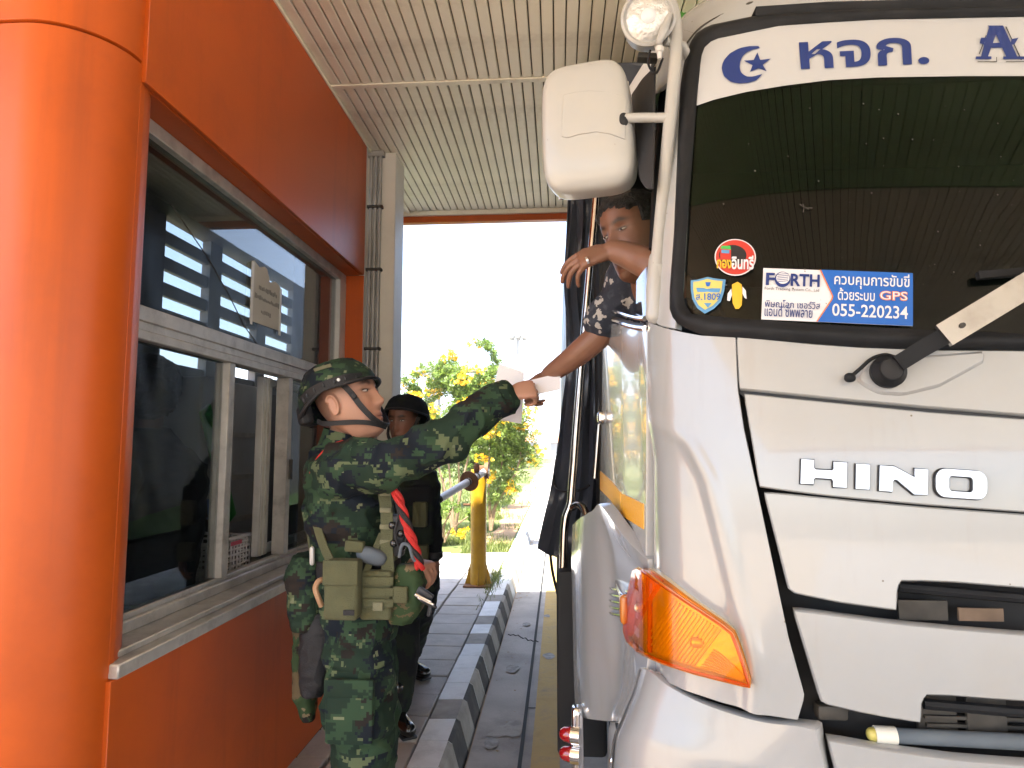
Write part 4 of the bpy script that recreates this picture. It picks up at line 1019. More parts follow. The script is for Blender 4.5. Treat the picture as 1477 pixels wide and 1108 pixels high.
# ---- turn signal
lamp_t = [(930, 824), (938, 820), (948, 826), (1000, 866), (1045, 897), (1060, 910), (1068, 930), (1083, 978)]
lamp_b = [(915, 880), (915, 912), (920, 925), (938, 941), (975, 955), (1010, 966), (1050, 976), (1083, 984)]
M['amber'] = mat('amber_lens', (.85, .26, .012), .08, coat=1, bump=.5, bscale=120)
M['amber_glass'] = bpy.data.materials.new('amber_cover'); m_ = M['amber_glass']; m_.use_nodes = True; b_ = m_.node_tree.nodes['Principled BSDF']
t_ = m_.node_tree; t_.nodes.remove(b_); tr = _n(t_, 'ShaderNodeBsdfTransparent'); tr.inputs[0].default_value = (.98, .55, .04, 1); g_ = _n(t_, 'ShaderNodeBsdfGlossy'); g_.inputs['Roughness'].default_value = .03
fr = thin_fresnel(t_, 1.5); mx = _n(t_, 'ShaderNodeMixShader')
for a_, b2 in ((fr.outputs[0], mx.inputs[0]), (tr.outputs[0], mx.inputs[1]), (g_.outputs[0], mx.inputs[2]), (mx.outputs[0], t_.nodes['Material Output'].inputs['Surface'])): t_.links.new(a_, b2)
M['refl_bowl'] = mat('reflector_bowl', (.85, .75, .55), .3, metal=.6, bump=.25, bscale=30)
M['amber_dark'] = mat('amber_rim', (.45, .14, .010), .2, coat=.6)
base = obj('turn_signal', skin(lamp_t, lamp_b, 30, 16, .010, .02, .003), M['refl_bowl'], truck)
# ribs and bulb parts inside, then the cover
T, B = resample(lamp_t, 30), resample(lamp_b, 30)
def lerp_lamp(s, t):
    k = s * 29; i = min(int(k), 28); f = k - i; a = T[i] * (1 - f) + T[i + 1] * f; b = B[i] * (1 - f) + B[i + 1] * f; return a * (1 - t) + b * t
for s_ in np.linspace(.28, .62, 15):
    q = np.array([lerp_lamp(s_, t) for t in np.linspace(.12, .92, 9)]); p, n = onTn(q[:, 0], q[:, 1]); obj('lens_rib', tube(p + n * .0125, .0018, 5), M['refl_bowl'], base)
for t in np.linspace(.5, .9, 8):
    q = np.array([lerp_lamp(s_, t) for s_ in np.linspace(.66, .95, 7)]); p, n = onTn(q[:, 0], q[:, 1]); obj('lens_rib', tube(p + n * .0125, .0016, 5), M['refl_bowl'], base)
q = np.array([(947., 829.), (947., 860.), (947., 900.), (947., 940.)]); p, n = onTn(q[:, 0], q[:, 1]); obj('lens_divider', tube(p + n * .014, .006, 8), M['amber_dark'], base)
p, n = onTn(np.array([936.]), np.array([877.])); obj('bulb', superq(p[0] + n[0] * .024, (.010, .010, .010), 1, 1, nu=12, nv=16), M['refl_bowl'], base)
p, n = onTn(np.array([1010.]), np.array([925.])); obj('bulb_holder', superq(p[0] + n[0] * .013, (.014, .010, .010), .8, .8, nu=12, nv=16), M['refl_bowl'], base)
cov = sheet(onT(*np.moveaxis((T[None] * (1 - np.linspace(0, 1, 18)[:, None, None]) + B[None] * np.linspace(0, 1, 18)[:, None, None]), 2, 0)), .026, .030, .004)
obj('lens_cover', cov, M['amber_glass'], base)
rimp = np.vstack([T, B[::-1], T[:1]]); p, n = onTn(rimp[:, 0], rimp[:, 1]); obj('lamp_side', skin(T[:6], B[:6], 8, 14, .021, .012, .002), M['amber'], base)
obj('lens_rim', tube(p + n * .024, .0045, 6), M['amber_dark'], base)
# ---- fender panel beside the wheel arch, flared out from the cab side
def flare(cols, nr=30, sub_=8):
    """cols: list of (depth, [(u,v) ...from top to bottom])"""
    L = [(d, resample(c, nr)) for d, c in cols]; P = []
    for i in range(nr):
        row = [at(c[i][0], c[i][1], d) for d, c in L]; row = smooth_path(row, sub_); P.append([tuple(r) for r in row])
    return np.array(P)
fen = flare([(2.42, [(826, 757), (824, 810), (826, 900), (828, 990), (830, 1022), (836, 1034)]),
             (2.22, [(836, 748), (836, 800), (840, 900), (845, 1000), (847, 1030), (850, 1037)]),
             (2.05, [(853, 738), (858, 790), (868, 880), (876, 960), (878, 1020), (878, 1040)]),
             (1.93, [(867, 730), (880, 780), (893, 860), (898, 940), (896, 1000), (888, 1040)]),
             (1.72, [(900, 775), (912, 812), (916, 860), (916, 940), (912, 1000), (902, 1044)]),
             (1.57, [(934, 808), (935, 830), (936, 880), (935, 940), (930, 990), (922, 1040)])])
obj('fender_panel', sheet(fen, .03, 0, .006), M['white'], truck)
# chrome ribbed side marker
mk = obj('side_marker', obox(at(901, 868, 1.83), (.03, .20, .075), Matrix.Rotation(-.06, 3, 'Z'), .012, 3), M['amber_dark'], truck)
for k in range(5):
    vv = 850 + k * 9
    obj('marker_rib', tube([at(880, vv - 2, 2.0), at(884, vv, 1.94), at(899, vv + 3, 1.81), at(916, vv + 5, 1.68)], .0042, 8), M['chrome'], mk)
obj('marker_hood', superq(at(899, 850, 1.84), (.018, .11, .010), .6, .6, nu=12, nv=20), M['steel'], mk)
# bumper corner below the lamp: stands a little outside the cab
bcols = [(1.74, [(921, 963), (908, 1000), (884, 1064), (878, 1110), (876, 1190)]), (1.60, [(924, 964), (914, 1000), (888, 1064), (884, 1110), (882, 1190)]),
         (1.50, [(940, 970), (928, 1002), (905, 1066), (902, 1110), (900, 1190)]), (1.44, [(966, 991), (955, 1020), (935, 1070), (932, 1115), (930, 1195)]),
         (1.38, [(1018, 1017), (1008, 1045), (990, 1085), (985, 1125), (980, 1205)]), (1.335, [(1091, 1040), (1083, 1065), (1072, 1105), (1068, 1145), (1066, 1220)]),
         (1.30, [(1150, 1048), (1150, 1072), (1150, 1112), (1150, 1152), (1150, 1230)]), (1.283, [(1176, 1054), (1182, 1078), (1192, 1118), (1200, 1155), (1222, 1240)])]
bump_ = obj('bumper_corner', sheet(flare(bcols, 26, 6), .03, .0, .008), M['white'], truck)
obj('bumper_gap', tube(smooth_path([at(924, 966, 1.598), at(914, 1000, 1.598), at(888, 1064, 1.598), at(884, 1110, 1.598)], 4), .0028, 6), M['black'], bump_)
obj('bumper_bolt', superq(at(886, 1098, 1.66), (.012, .008, .012), 1, 1, nu=10, nv=14), M['chrome'], bump_)
obj('bumper_core', box((.5, 1.42, .45), (2 * XC - .5, 1.6, .93), .03, 2), M['inner'], truck)
# below the fender: dark chassis block, wheel, red side lamps
obj('wheel_arch', box((.22, 1.80, .40), (.55, 2.5, .76), .03, 2), M['inner'], truck)
for yy in (1.95,):
    w_ = obj('wheel', lathe([(0, .30), (.02, .42), (.05, .47), (.22, .47), (.25, .42), (.26, .30)], (.17, yy + .25, .47), (1, 0, 0), 36), M['tyre'], truck)
    obj('rim', lathe([(-.006, .10), (-.01, .22), (.01, .28), (.05, .29)], (.17, yy + .25, .47), (1, 0, 0), 30), M['galv'], w_)
lamp_b = obj('lamp_bracket', superq(at(833, 1068, 2.3), (.02, .03, .11), .3, .5, nu=14, nv=20), M['chrome'], truck)
for vv in (1060, 1088):
    p = V(at(824, vv, 2.28)); l_ = obj('side_lamp', lathe([(-.04, .004), (-.036, .014), (-.024, .022), (-.004, .025), (.002, .025)], p, (1, -.25, 0), 20), M['redlens'], truck)
    obj('lamp_collar', lathe([(.001, .029), (.03, .029), (.034, .02)], p, (1, -.25, 0), 20), M['chrome'], l_)
# ---- wiper
p, n = onTn(np.array([1275., 1300.]), np.array([540., 600.]))
bpl = skin([(1238, 545), (1250, 530), (1268, 522), (1285, 522), (1310, 520), (1413, 512)], [(1240, 550), (1252, 558), (1268, 566), (1300, 568), (1350, 556), (1412, 522)], 20, 10, .012, .012, .01)
obj('wiper_boss_plate', bpl, M['white'], truck)
c_ = p[0] + n[0] * .018
wp = obj('wiper_pivot', lathe([(0, .031), (.010, .031), (.018, .024), (.024, .021)], c_, n[0], 26), M['rubber'], truck)
obj('pivot_recess', lathe([(.0262, .019), (.028, .015)], c_, n[0], 20), M['inner'], wp)
ar = [onTn(np.array([u]), np.array([v])) for u, v in ((1283., 533.), (1312., 515.), (1342., 498.))]
arm = obj('wiper_arm', strap([a[0][0] + a[1][0] * h for a, h in zip(ar, (.045, .052, .055))], .030, .014, ar[0][1][0]), M['rubber'], truck)
pl = [onTn(np.array([u]), np.array([v])) for u, v in ((1338., 499.), (1400., 462.), (1477., 416.), (1560., 368.))]
ch_ = obj('wiper_cover', strap([a[0][0] + a[1][0] * .065 for a in pl], .044, .010, pl[0][1][0]), M['wiper_metal'], truck)
for a in ((1362., 486.), (1452., 432.)):
    b = onTn(np.array([a[0]]), np.array([a[1]])); obj('cover_screw', lathe([(0, .005), (.004, .004)], b[0][0] + b[1][0] * .071, b[1][0], 10), M['grime'], ch_)
bl_ = [onTn(np.array([u]), np.array([v])) for u, v in ((1405., 402.), (1477., 396.), (1560., 385.))]
obj('wiper_blade', strap([a[0][0] + a[1][0] * .012 for a in bl_], .014, .012, pl[0][1][0]), M['rubber'], truck)
hs = [onTn(np.array([u]), np.array([v])) for u, v in ((1222., 548.), (1236., 536.), (1252., 522.), (1270., 516.), (1284., 519.))]
hose = obj('washer_hose', tube(smooth_path([a[0][0] + a[1][0] * .022 for a in hs], 5), .0036, 7), M['rubber'], truck)
obj('washer_nozzle', superq(hs[0][0][0] + hs[0][1][0] * .02, (.010, .008, .009), .8, .8, nu=10, nv=14), M['rubber'], hose)
# black gap strips seen between the panels
obj('gap_strip', front([(1061, 562), (1160, 568), (1300, 582), (1560, 604)], [(1074, 572), (1160, 581), (1300, 595), (1560, 614)], 30, 4, (1.662, 1.65), -.012, .006), M['black'], truck)
# ---- mirror stalk, mirror, work lamp
stalk = smooth_path([at(941, 455, 1.50), at(946, 400, 1.50), at(955, 300, 1.52), at(965, 190, 1.535), at(974, 90, 1.545), at(974, 40, 1.55), at(968, 8, 1.55), at(950, -12, 1.57), at(930, -20, 1.6)], 6)
pole = obj('mirror_stalk', tube(stalk, .0155, 14, rnd=True), M['cream_metal'], truck)
obj('stalk_foot', tube([at(949, 374, 1.512), at(946, 420, 1.505), at(944, 456, 1.50)], [.021, .023, .018], 14, rnd=True), M['cream_metal'], pole)
obj('stalk_clamp', tube([at(950, 385, 1.51), at(949, 402, 1.51)], .0245, 14), M['cream_metal'], pole)
obj('stalk_stay', tube([at(960, 60, 1.548), at(985, 66, 1.57), at(996, 90, 1.60)], .011, 10), M['cream_metal'], pole)
mc = at(849, 190, 1.62)
def mtap(p): return Vector((p.x * (1 - .05 * p.z / .16) - .006 * p.z / .16, p.y * (1 - .1 * max(0, -p.z) / .16), p.z))
mrot = Matrix.Rotation(math.radians(-14), 3, 'Z') @ Matrix.Rotation(math.radians(2), 3, 'X')
mirr = obj('mirror_housing', superq(mc, (.113, .062, .163), .42, .42, mrot, 34, 52, taper=mtap), M['cream_metal'], truck)
# raised cover plate on the housing, sampled on its front face
hv = [v_.co + BASE[mirr.name] for v_ in mirr.data.vertices]
from mathutils.bvhtree import BVHTree
bvh = BVHTree.FromPolygons(hv, [tuple(p_.vertices) for p_ in mirr.data.polygons])
def on_mirror(u, v):
    d = V(ray(np.array(float(u)), np.array(float(v)))).normalized(); h = bvh.ray_cast(V(CAM), d); return h[0] if h[0] else V(at(u, v, 1.57))
T, B = resample([(813, 138), (830, 134), (850, 132), (870, 133), (890, 137), (902, 142)], 16), resample([(811, 197), (818, 199), (835, 194), (860, 190), (880, 193), (901, 201)], 16)
G = T[None] * (1 - np.linspace(0, 1, 12)[:, None, None]) + B[None] * np.linspace(0, 1, 12)[:, None, None]
obj('cover_plate', sheet(np.array([[tuple(on_mirror(*g)) for g in r] for r in G]), .004, .0028, .002), M['cream_metal'], mirr)
obj('arm_socket', superq(V(on_mirror(899, 172)) + Vector((.0, .003, 0)), (.012, .010, .017), .8, .8, nu=12, nv=16), M['inner'], mirr)
obj('mirror_glass', obox(V(mc) + mrot @ Vector((0, .061, 0)), (.19, .004, .29), mrot, .001, 1), M['chrome'], mirr)
obj('mirror_arm', tube([V(on_mirror(897, 169)) + Vector((0, .006, 0)), at(930, 170, 1.545), at(969, 170, 1.535)], .0115, 12), M['cream_metal'], pole)
lc = V(at(935, 28, 1.54)); lax = Vector((-.10, -1, -.22)).normalized()
wl = obj('work_lamp', lathe([(-.02, .012), (-.04, .03), (-.055, .045), (-.05, .058), (.0, .064), (.012, .066), (.016, .060), (.010, .054)][::1], lc, lax, 36), M['cream_metal'], truck)
M['lamp_glass'] = mat('lamp_glass', (.55, .55, .53), .08, coat=1, bump=.9, bscale=55, metal=.35)
obj('lamp_lens', lathe([(.009, .0555), (.018, .045), (.022, .025), (.0235, .004)], lc, lax, 36), M['lamp_glass'], wl)
obj('lamp_bowl', lathe([(.0236, .018), (.028, .012), (.029, .003)], lc + lax * .0, lax, 20), M['white_ink'], wl)
obj('lamp_bracket', tube([lc - lax * .03 + Vector((.03, 0, -.03)), V(at(948, 62, 1.55)), V(at(952, 78, 1.55))], [.012, .010, .007], 10, rnd=True), M['cream_metal'], wl)
obj('lamp_lever', tube([at(966, 22, 1.52), at(958, 42, 1.51), at(951, 60, 1.52)], [.006, .011, .008], 10, rnd=True), M['cream_metal'], wl)
obj('lamp_nut', lathe([(0, .010), (.012, .010), (.014, .006), (.03, .005)], at(951, 68, 1.53), (0, 0, -1), 6), M['galv'], wl)
obj('lamp_cable', tube(smooth_path([at(938, 72, 1.56), at(935, 92, 1.57), at(946, 106, 1.57), at(956, 84, 1.56)], 6), .003, 6), M['rubber'], wl)
obj('lamp_base', obox(at(934, 84, 1.60), (.05, .03, .014), Matrix.Rotation(.1, 3, 'Y'), .003), M['grime'], wl)
# aerial cable, roof wiring and the small yellow tube lamp
cab1 = [at(978, 78, 1.62), at(990, 40, 1.66), at(1010, 18, 1.68), at(1040, 6, 1.68), at(1100, -2, 1.66), at(1180, -10, 1.66)]
obj('aerial_cable', tube(smooth_path(cab1, 6), .0036, 6), M['rubber'], truck)
obj('roof_cable', tube(smooth_path([at(985, 70, 1.60), at(1010, 40, 1.60), at(1050, 18, 1.58), at(1090, 8, 1.58), at(1130, 6, 1.57)], 6), .0024, 6), M['grime'], truck)
tl = obj('tube_lamp', tube([at(1128, 7, 1.56), at(1152, 4, 1.56), at(1175, 2, 1.56)], .0065, 10, rnd=True), M['cream'], truck)
obj('tube_cap', tube([at(1126, 7.5, 1.56), at(1133, 6.5, 1.56)], .0075, 10), M['yellow_ink'], tl); obj('tube_cap', tube([at(1168, 2.5, 1.56), at(1177, 1.7, 1.56)], .0075, 10), M['yellow_ink'], tl)
obj('cable_knot', superq(at(1086, 9, 1.57), (.02, .012, .009), .8, .8, nu=10, nv=14), M['grime'], truck)
for o in [c for c in truck.children if c.name.split('.')[0] in ('corner_panel', 'bumper_corner', 'windscreen_pillar', 'fender_panel', 'windscreen')]: other_side(o)
far_glass = [c for c in truck.children if c.name.startswith('windscreen.')][0]
for c in glass.children:
    if c.name.split('.')[0] in ('tint_film', 'banner'): other_side(c, far_glass)
far_lamp = other_side(base)
for c in base.children:
    if c.name.split('.')[0] in ('lens_cover', 'lens_rim', 'lamp_side', 'lens_divider'): other_side(c, far_lamp)
# ---- body behind the cab
body = obj('cargo_body', box((.17, 3.02, .95), (2 * XC - .17, 9.2, 3.18), .02, 2), M['green_body'], truck)
obj('corner_board', obox(at(948, 108, 2.98), (.16, .05, .42), Matrix.Rotation(.55, 3, 'Y'), .006), M['white_ink'], truck)
obj('corner_board', obox(at(986, 18, 2.9), (.30, .05, .34), Matrix.Rotation(.35, 3, 'Y'), .006), M['green_body'], truck)
obj('chassis_rail', box((.55, 2.0, .55), (.7, 9, .85), .01), M['inner'], truck)
obj('chassis_rail', box((2 * XC - .7, 2.0, .55), (2 * XC - .55, 9, .85), .01), M['inner'], truck)
for yy in (6.6, 7.9):
    w_ = obj('wheel', lathe([(0, .30), (.02, .42), (.05, .47), (.22, .47), (.25, .42), (.26, .30)], (.2, yy, .47), (1, 0, 0), 32), M['tyre'], truck)
    obj('rim', lathe([(-.006, .10), (-.01, .22), (.01, .28), (.05, .29)], (.2, yy, .47), (1, 0, 0), 24), M['galv'], w_)
obj('mud_flap', box((-.012, 2.55, .45), (.17, 3.3, 1.12), .02, 2), M['inner'], truck)
obj('exhaust_shield', box((.16, 2.62, .9), (.5, 2.95, 3.0), .02), M['inner'], truck)
# stainless pipes beside the body front
obj('stainless_pipe', tube(smooth_path([at(872, 120, 2.62), at(862, 260, 2.62), at(850, 400, 2.62), at(836, 560, 2.62), at(826, 690, 2.62), at(823, 726, 2.62), at(816, 748, 2.62), at(813, 790, 2.62), at(812, 880, 2.62)], 5), .0155, 12), M['steel'], truck)
obj('stainless_pipe', tube([at(884, 380, 2.66), at(872, 520, 2.66), at(858, 690, 2.66)], .012, 10), M['steel'], truck)
obj('hook_pipe', tube(smooth_path([at(826, 732, 2.6), at(834, 728, 2.55), at(842, 734, 2.5), at(847, 750, 2.46)], 5), .014, 10), M['steel'], truck)
# ---- tarpaulin: draped sheet over the body, hanging in folds along its side
def tarp_pt(a, s):
    """a: distance along the lorry; s: 0 top edge ... 1 hem"""
    y = 2.98 + a
    z = 3.335 - s * (2.2 + .05 * math.sin(a * 2.2))
    near = math.exp(-a / .8)
    x = .085 - .045 * math.sin(min(1, s * 1.6) * 1.57)
    x -= near * (.13 * max(0, (s - .66) / .34) ** 1.4 + .01 * s)
    f = noise.noise(Vector((y * 2.6 + s * 1.2, s * 1.4, 0))) * .026 + noise.noise(Vector((y * 8 - s * 3.0, s * 2.2, 5))) * .020
    x += f * min(1, .25 + s * 1.6)
    return (min(x, .158), y, z)
nA, nS = 120, 60
P = np.array([[tarp_pt(6.3 * (i / (nA - 1)) ** 1.6, j / (nS - 1)) for i in range(nA)] for j in range(nS)])
tp = thing('tarpaulin', 'dark tarpaulin roped over the lorry body behind the cab', 'tarpaulin', (XC, 6, 3.2))
obj('side_sheet', sheet(P, .004, 0, .001, toward=(-3, 5, 2)), M['tarp'], tp)
P = np.array([[(.10 + .02 * math.sin(j * .7) + (2.5) * i / 29, 2.965 - .03 * math.sin(i * .9 + j) * .4 - .02 * noise.noise(Vector((i * .4, j * .3, 2))), 3.345 - (.30 + .10 * math.sin(i * .55) ** 2 + .6 * max(0, 1 - i / 3.5)) * j / 11) for i in range(30)] for j in range(12)])
obj('front_flap', sheet(P, .004, 0, .001, toward=(1, -3, 3)), M['tarp'], tp)
obj('top_sheet', box((.13, 2.96, 3.335), (2 * XC - .13, 9.25, 3.36), .012), M['tarp'], tp)
def wrap_pt(i, j):
    s = j / 49; x0 = tarp_pt(0, s)[0]; k = i / 13
    return (x0 + (.215 - x0) * k + .006 * math.sin(j * .5), 2.982 - .05 * math.sin(k * 3.1) + .018 * math.sin(i * 1.9 + s * 7) + .02 * noise.noise(Vector((i * .5, s * 4, 1))), tarp_pt(0, s)[2] - .12 * k * s)
P = np.array([[wrap_pt(i, j) for i in range(14)] for j in range(50)])
obj('front_corner_fold', sheet(P, .004, 0, .001, toward=(0, 0, 2)), M['tarp'], tp)
rp = tube(smooth_path([at(838, 480, 2.9), at(818, 560, 3.0), at(806, 640, 3.0), at(800, 700, 2.95), at(830, 708, 2.75), at(850, 700, 2.7)], 6), .006, 6)
obj('rope', rp, M['blackcloth'], tp)
for (u0, v0, u1, v1, yy) in ((792, 780, 808, 870, 3.3), (806, 800, 814, 920, 2.8), (812, 860, 820, 1000, 2.7)):
    obj('rope', tube(smooth_path([at(u0, v0, yy), at((u0 + u1) / 2 - 3, (v0 + v1) / 2, yy), at(u1, v1, yy)], 5), .008, 6), M['blackcloth'], tp)

# ================================================================ BARRIER POST
bp_ = thing('barrier_post', 'yellow steel post with rusty cap carrying a short grey pipe', 'post', (-.845, 7.05, .15))
pc = Vector((-.845, 7.05, 0))
post = obj('post', lathe([(0, .083), (1.18, .083)], pc + Vector((0, 0, .165)), (0, 0, 1), 28), M['yellow_paint'], bp_)
obj('base_plate', box((-.99, 6.92, .149), (-.70, 7.18, .165), .003, 1), M['rust'], bp_)
for dx in (-1, 1):
    v = [(pc.x + dx * .084, 7.045, .166), (pc.x + dx * .138, 7.045, .166), (pc.x + dx * .084, 7.045, .38)]
    v += [(a, b + .01, c) for a, b, c in v]
    obj('gusset', (v, [(0, 1, 2), (5, 4, 3), (0, 3, 4, 1), (1, 4, 5, 2), (2, 5, 3, 0)]), M['yellow_paint'], bp_, flat=True)
v = [(pc.x - .0, 6.966, .166), (pc.x, 6.91, .166), (pc.x, 6.966, .36)]; v += [(a + .01, b, c) for a, b, c in v]
obj('gusset', (v, [(0, 1, 2), (5, 4, 3), (0, 3, 4, 1), (1, 4, 5, 2), (2, 5, 3, 0)]), M['yellow_paint'], bp_, flat=True)
obj('post_head', box((-.885, 6.96, 1.32), (-.765, 7.13, 1.385), .008), M['rust'], bp_)
a0, a1 = V(at(632, 721, 6.0)), V(at(702, 679, 6.93))
obj('barrier_pipe', cyl(a0, a1, .036, 20), M['galv'], bp_)
dr = (a1 - a0).normalized()
obj('pipe_cap', cyl(a0 - dr * .012, a0 + dr * .02, .0385, 20), M['rubber'], bp_)
m0 = a0 + (a1 - a0) * .60
obj('stop_disc', lathe([(0, .10), (.014, .10)], m0, dr, 26), M['rust'], bp_)
for k in (.56, .64, .76): obj('pipe_clamp', cyl(a0 + (a1 - a0) * k, a0 + (a1 - a0) * (k + .014), .041, 20), M['grime'], bp_)
obj('hinge_plate', lathe([(-.02, .085), (.02, .085)], a1 + dr * .0, (1, 0, 0), 24), M['rust'], bp_)
obj('latch_lug', superq(a0 + (a1 - a0) * .80 + Vector((-.015, 0, .075)), (.03, .03, .055), .7, .7, nu=10, nv=14), M['rust'], bp_)
obj('latch_pin', cyl((-1.0, 7.0, .98), (-.93, 7.0, .98), .012, 8), M['rust'], bp_)

# ================================================================ SHRUBS
def leaves(n, cen, rad, size, gap=.05, sc=1.7, flat=.6, hollow=.35, pale=False):
    """many small leaves thrown through an uneven volume"""
    v = []; f = []; c = 0; tries = 0
    while c < n and tries < n * 12:
        tries += 1
        d = Vector((random.gauss(0, 1), random.gauss(0, 1), random.gauss(0, 1))).normalized(); r = random.random() ** .42
        p = Vector((d.x * rad[0] * r, d.y * rad[1] * r, d.z * rad[2] * r)) + Vector(cen)
        w_ = noise.noise(p * sc + Vector((11, 3, 7))) + .5 * noise.noise(p * sc * 2.7)
        if w_ < gap - .12 + (.25 * r): continue
        # a twig of leaflets
        ax = Vector((random.gauss(0, 1), random.gauss(0, 1), random.gauss(.25, .7))).normalized(); sd_ = ax.orthogonal().normalized(); sd_.rotate(Matrix.Rotation(random.uniform(0, 6.28), 3, ax))
        for k in range(3):
            for sg in (-1, 1):
                b = p + ax * (k * size * .55); dr_ = (sd_ * sg + ax * .7 + Vector((0, 0, random.uniform(-.5, .2)))).normalized(); nn = dr_.cross(ax).normalized(); L = size * random.uniform(.6, 1.15); W = L * .26
                wv = dr_.cross(nn).normalized() * W; q = len(v)
                v += [b, b + dr_ * L * .45 + wv, b + dr_ * L, b + dr_ * L * .45 - wv]; f.append((q, q + 1, q + 2, q + 3)); c += 1
    return v, f
def blossoms(n, cen, rad, size):
    v = []; f = []
    for _ in range(n):
        d = Vector((random.gauss(0, 1), random.gauss(-.5, 1), random.gauss(.3, .9))).normalized(); p = Vector(cen) + Vector((d.x * rad[0], d.y * rad[1], d.z * rad[2])) * random.uniform(.78, 1.02)
        for k in range(random.randint(9, 20)):
            c = p + Vector((random.gauss(0, .06), random.gauss(0, .06), random.gauss(0, .05))); ax = Vector((random.gauss(0, 1), random.gauss(-.6, 1), random.gauss(.4, 1))).normalized(); a = ax.orthogonal().normalized(); b = ax.cross(a)
            for m_i in range(5):
                g = 6.283 * m_i / 5; e = (a * math.cos(g) + b * math.sin(g)); t2 = ax.cross(e); q = len(v); s = size * random.uniform(.7, 1.2)
                v += [c, c + e * s * .6 + t2 * s * .38 + ax * s * .3, c + e * s + ax * s * .25, c + e * s * .6 - t2 * s * .38 + ax * s * .3]; f.append((q, q + 1, q + 2, q + 3))
    return v, f
def shrub(label, base, lobes, nflow, stems, lm, size=.06, density=1.0, name='flowering_shrub'):
    t = thing(name, label, 'shrub', base, 'yellow flowering shrubs beyond the pavement')
    bm = bmesh.new()
    for s in stems:
        tube(smooth_path([base] + s, 4), [.03 * (1 - .7 * k / (len(s) * 4)) for k in range(len(s) * 4 + 1)], 7, bm)
    obj('stem', bm, M['bark'], t)
    v = []; f = []; bv = []; bf = []
    tot = sum(a[1][0] * a[1][2] for a in lobes)
    for cen, rad in lobes:
        vv, ff = leaves(int(density * 13500 * rad[0] * rad[2] / .8), cen, rad, size); k = len(v); v += vv; f += [tuple(i + k for i in q) for q in ff]
        vv, ff = blossoms(int(nflow * rad[0] * rad[2] / tot + .5), cen, rad, .042); k = len(bv); bv += vv; bf += [tuple(i + k for i in q) for q in ff]
    obj('crown', (v, f), lm, t, flat=True)
    if bf: obj('blossoms', (bv, bf), M['petal'], t, flat=True)
    return t
def pt(u, v, y): return tuple(float(c) for c in at(u, v, y))
shrub('tall yellow flowering shrub between the cream column and the yellow post', pt(655, 775, 11.2),
      [(pt(655, 562, 11.2), (.72, .8, .62)), (pt(620, 610, 11.2), (.55, .6, .55)), (pt(682, 600, 11.2), (.55, .6, .5)), (pt(690, 525, 11.3), (.32, .4, .42)), (pt(648, 525, 11.3), (.22, .3, .35)), (pt(600, 545, 11.3), (.22, .3, .38))],
      30, [[pt(650, 700, 11.2), pt(642, 620, 11.2)], [pt(668, 690, 11.0), pt(690, 610, 11.1)], [pt(640, 700, 11.3), pt(612, 610, 11.3)], [pt(662, 720, 11.3), pt(660, 600, 11.2)]], M['leaf'])
shrub('yellow flowering shrub to the lane side of the yellow post, leaning over the lawn', pt(708, 765, 10.4),
      [(pt(728, 618, 10.4), (.5, .6, .5)), (pt(748, 650, 10.4), (.32, .4, .42)), (pt(705, 640, 10.5), (.4, .5, .45)), (pt(722, 700, 10.4), (.25, .3, .35))],
      26, [[pt(716, 720, 10.4), pt(728, 640, 10.4)], [pt(712, 735, 10.4), pt(745, 680, 10.3), pt(752, 640, 10.3)], [pt(705, 700, 10.4), pt(706, 640, 10.5)]], M['leaf2'])
shrub('low green bush at the foot of the tall flowering shrub', pt(640, 782, 10.0),
      [(pt(640, 752, 10.0), (.42, .4, .28)), (pt(675, 758, 10.0), (.3, .3, .22)), (pt(610, 755, 10.1), (.35, .4, .3))], 3,
      [[pt(640, 760, 10.0), pt(650, 740, 10.0)], [pt(650, 765, 10.0), pt(675, 745, 10.0)]], M['leaf'], .05, 1.1, 'low_bush')
shrub('pale leafy shrub behind the tall flowering shrub', pt(640, 722, 16),
      [(pt(640, 640, 16), (1.3, .9, 1.0)), (pt(700, 640, 16), (.9, .9, .8)), (pt(585, 620, 16), (.8, .8, 1.0))], 20, [[pt(640, 690, 16), pt(650, 650, 16)]], M['leaf2'], .09, .55)

# ================================================================ FAR THINGS
lm = thing('light_mast', 'tall thin light mast with a ring of lamps against the white sky', 'light mast', pt(747, 660, 85))
mb = V(at(747, 662, 85)); mt_ = V(at(747, 487, 85))
obj('mast', tube([(mb.x, 85, 0), mt_], [.26, .15], 12), M['far_concrete'], lm)
obj('lamp_ring', lathe([(0, .9), (.16, 1.0), (.3, .5)], mt_, (0, 0, 1), 20), M['far_concrete'], lm)
for k in range(8):
    a = 6.283 * k / 8; c = mt_ + Vector((1.15 * math.cos(a), 1.15 * math.sin(a), -.1)); obj('floodlight', box(c - Vector((.3, .22, .14)), c + Vector((.3, .22, .14)), .04, 1), M['far_concrete'], lm)
gx0 = at(736, 640, 46); gx1 = at(754, 640, 46); gtop = at(745, 527, 46)[2]
gt = thing('concrete_gateway', 'pale concrete gateway pillar and beam behind the flowering shrubs', 'gateway', (float(gx0[0]), 46, 0))
obj('pillar', box((gx0[0], 46, 0), (gx1[0], 47.2, gtop), .03, 1), M['far_concrete'], gt)
obj('pillar', box((gx0[0] - 6, 46, 0), (gx0[0] - 5.1, 47.2, gtop - .42), .03, 1), M['far_concrete'], gt)
obj('beam', box((gx0[0] - 7, 45.95, gtop - .4), (gx0[0] - .01, 47.25, gtop), .02, 1), M['far_concrete'], gt)
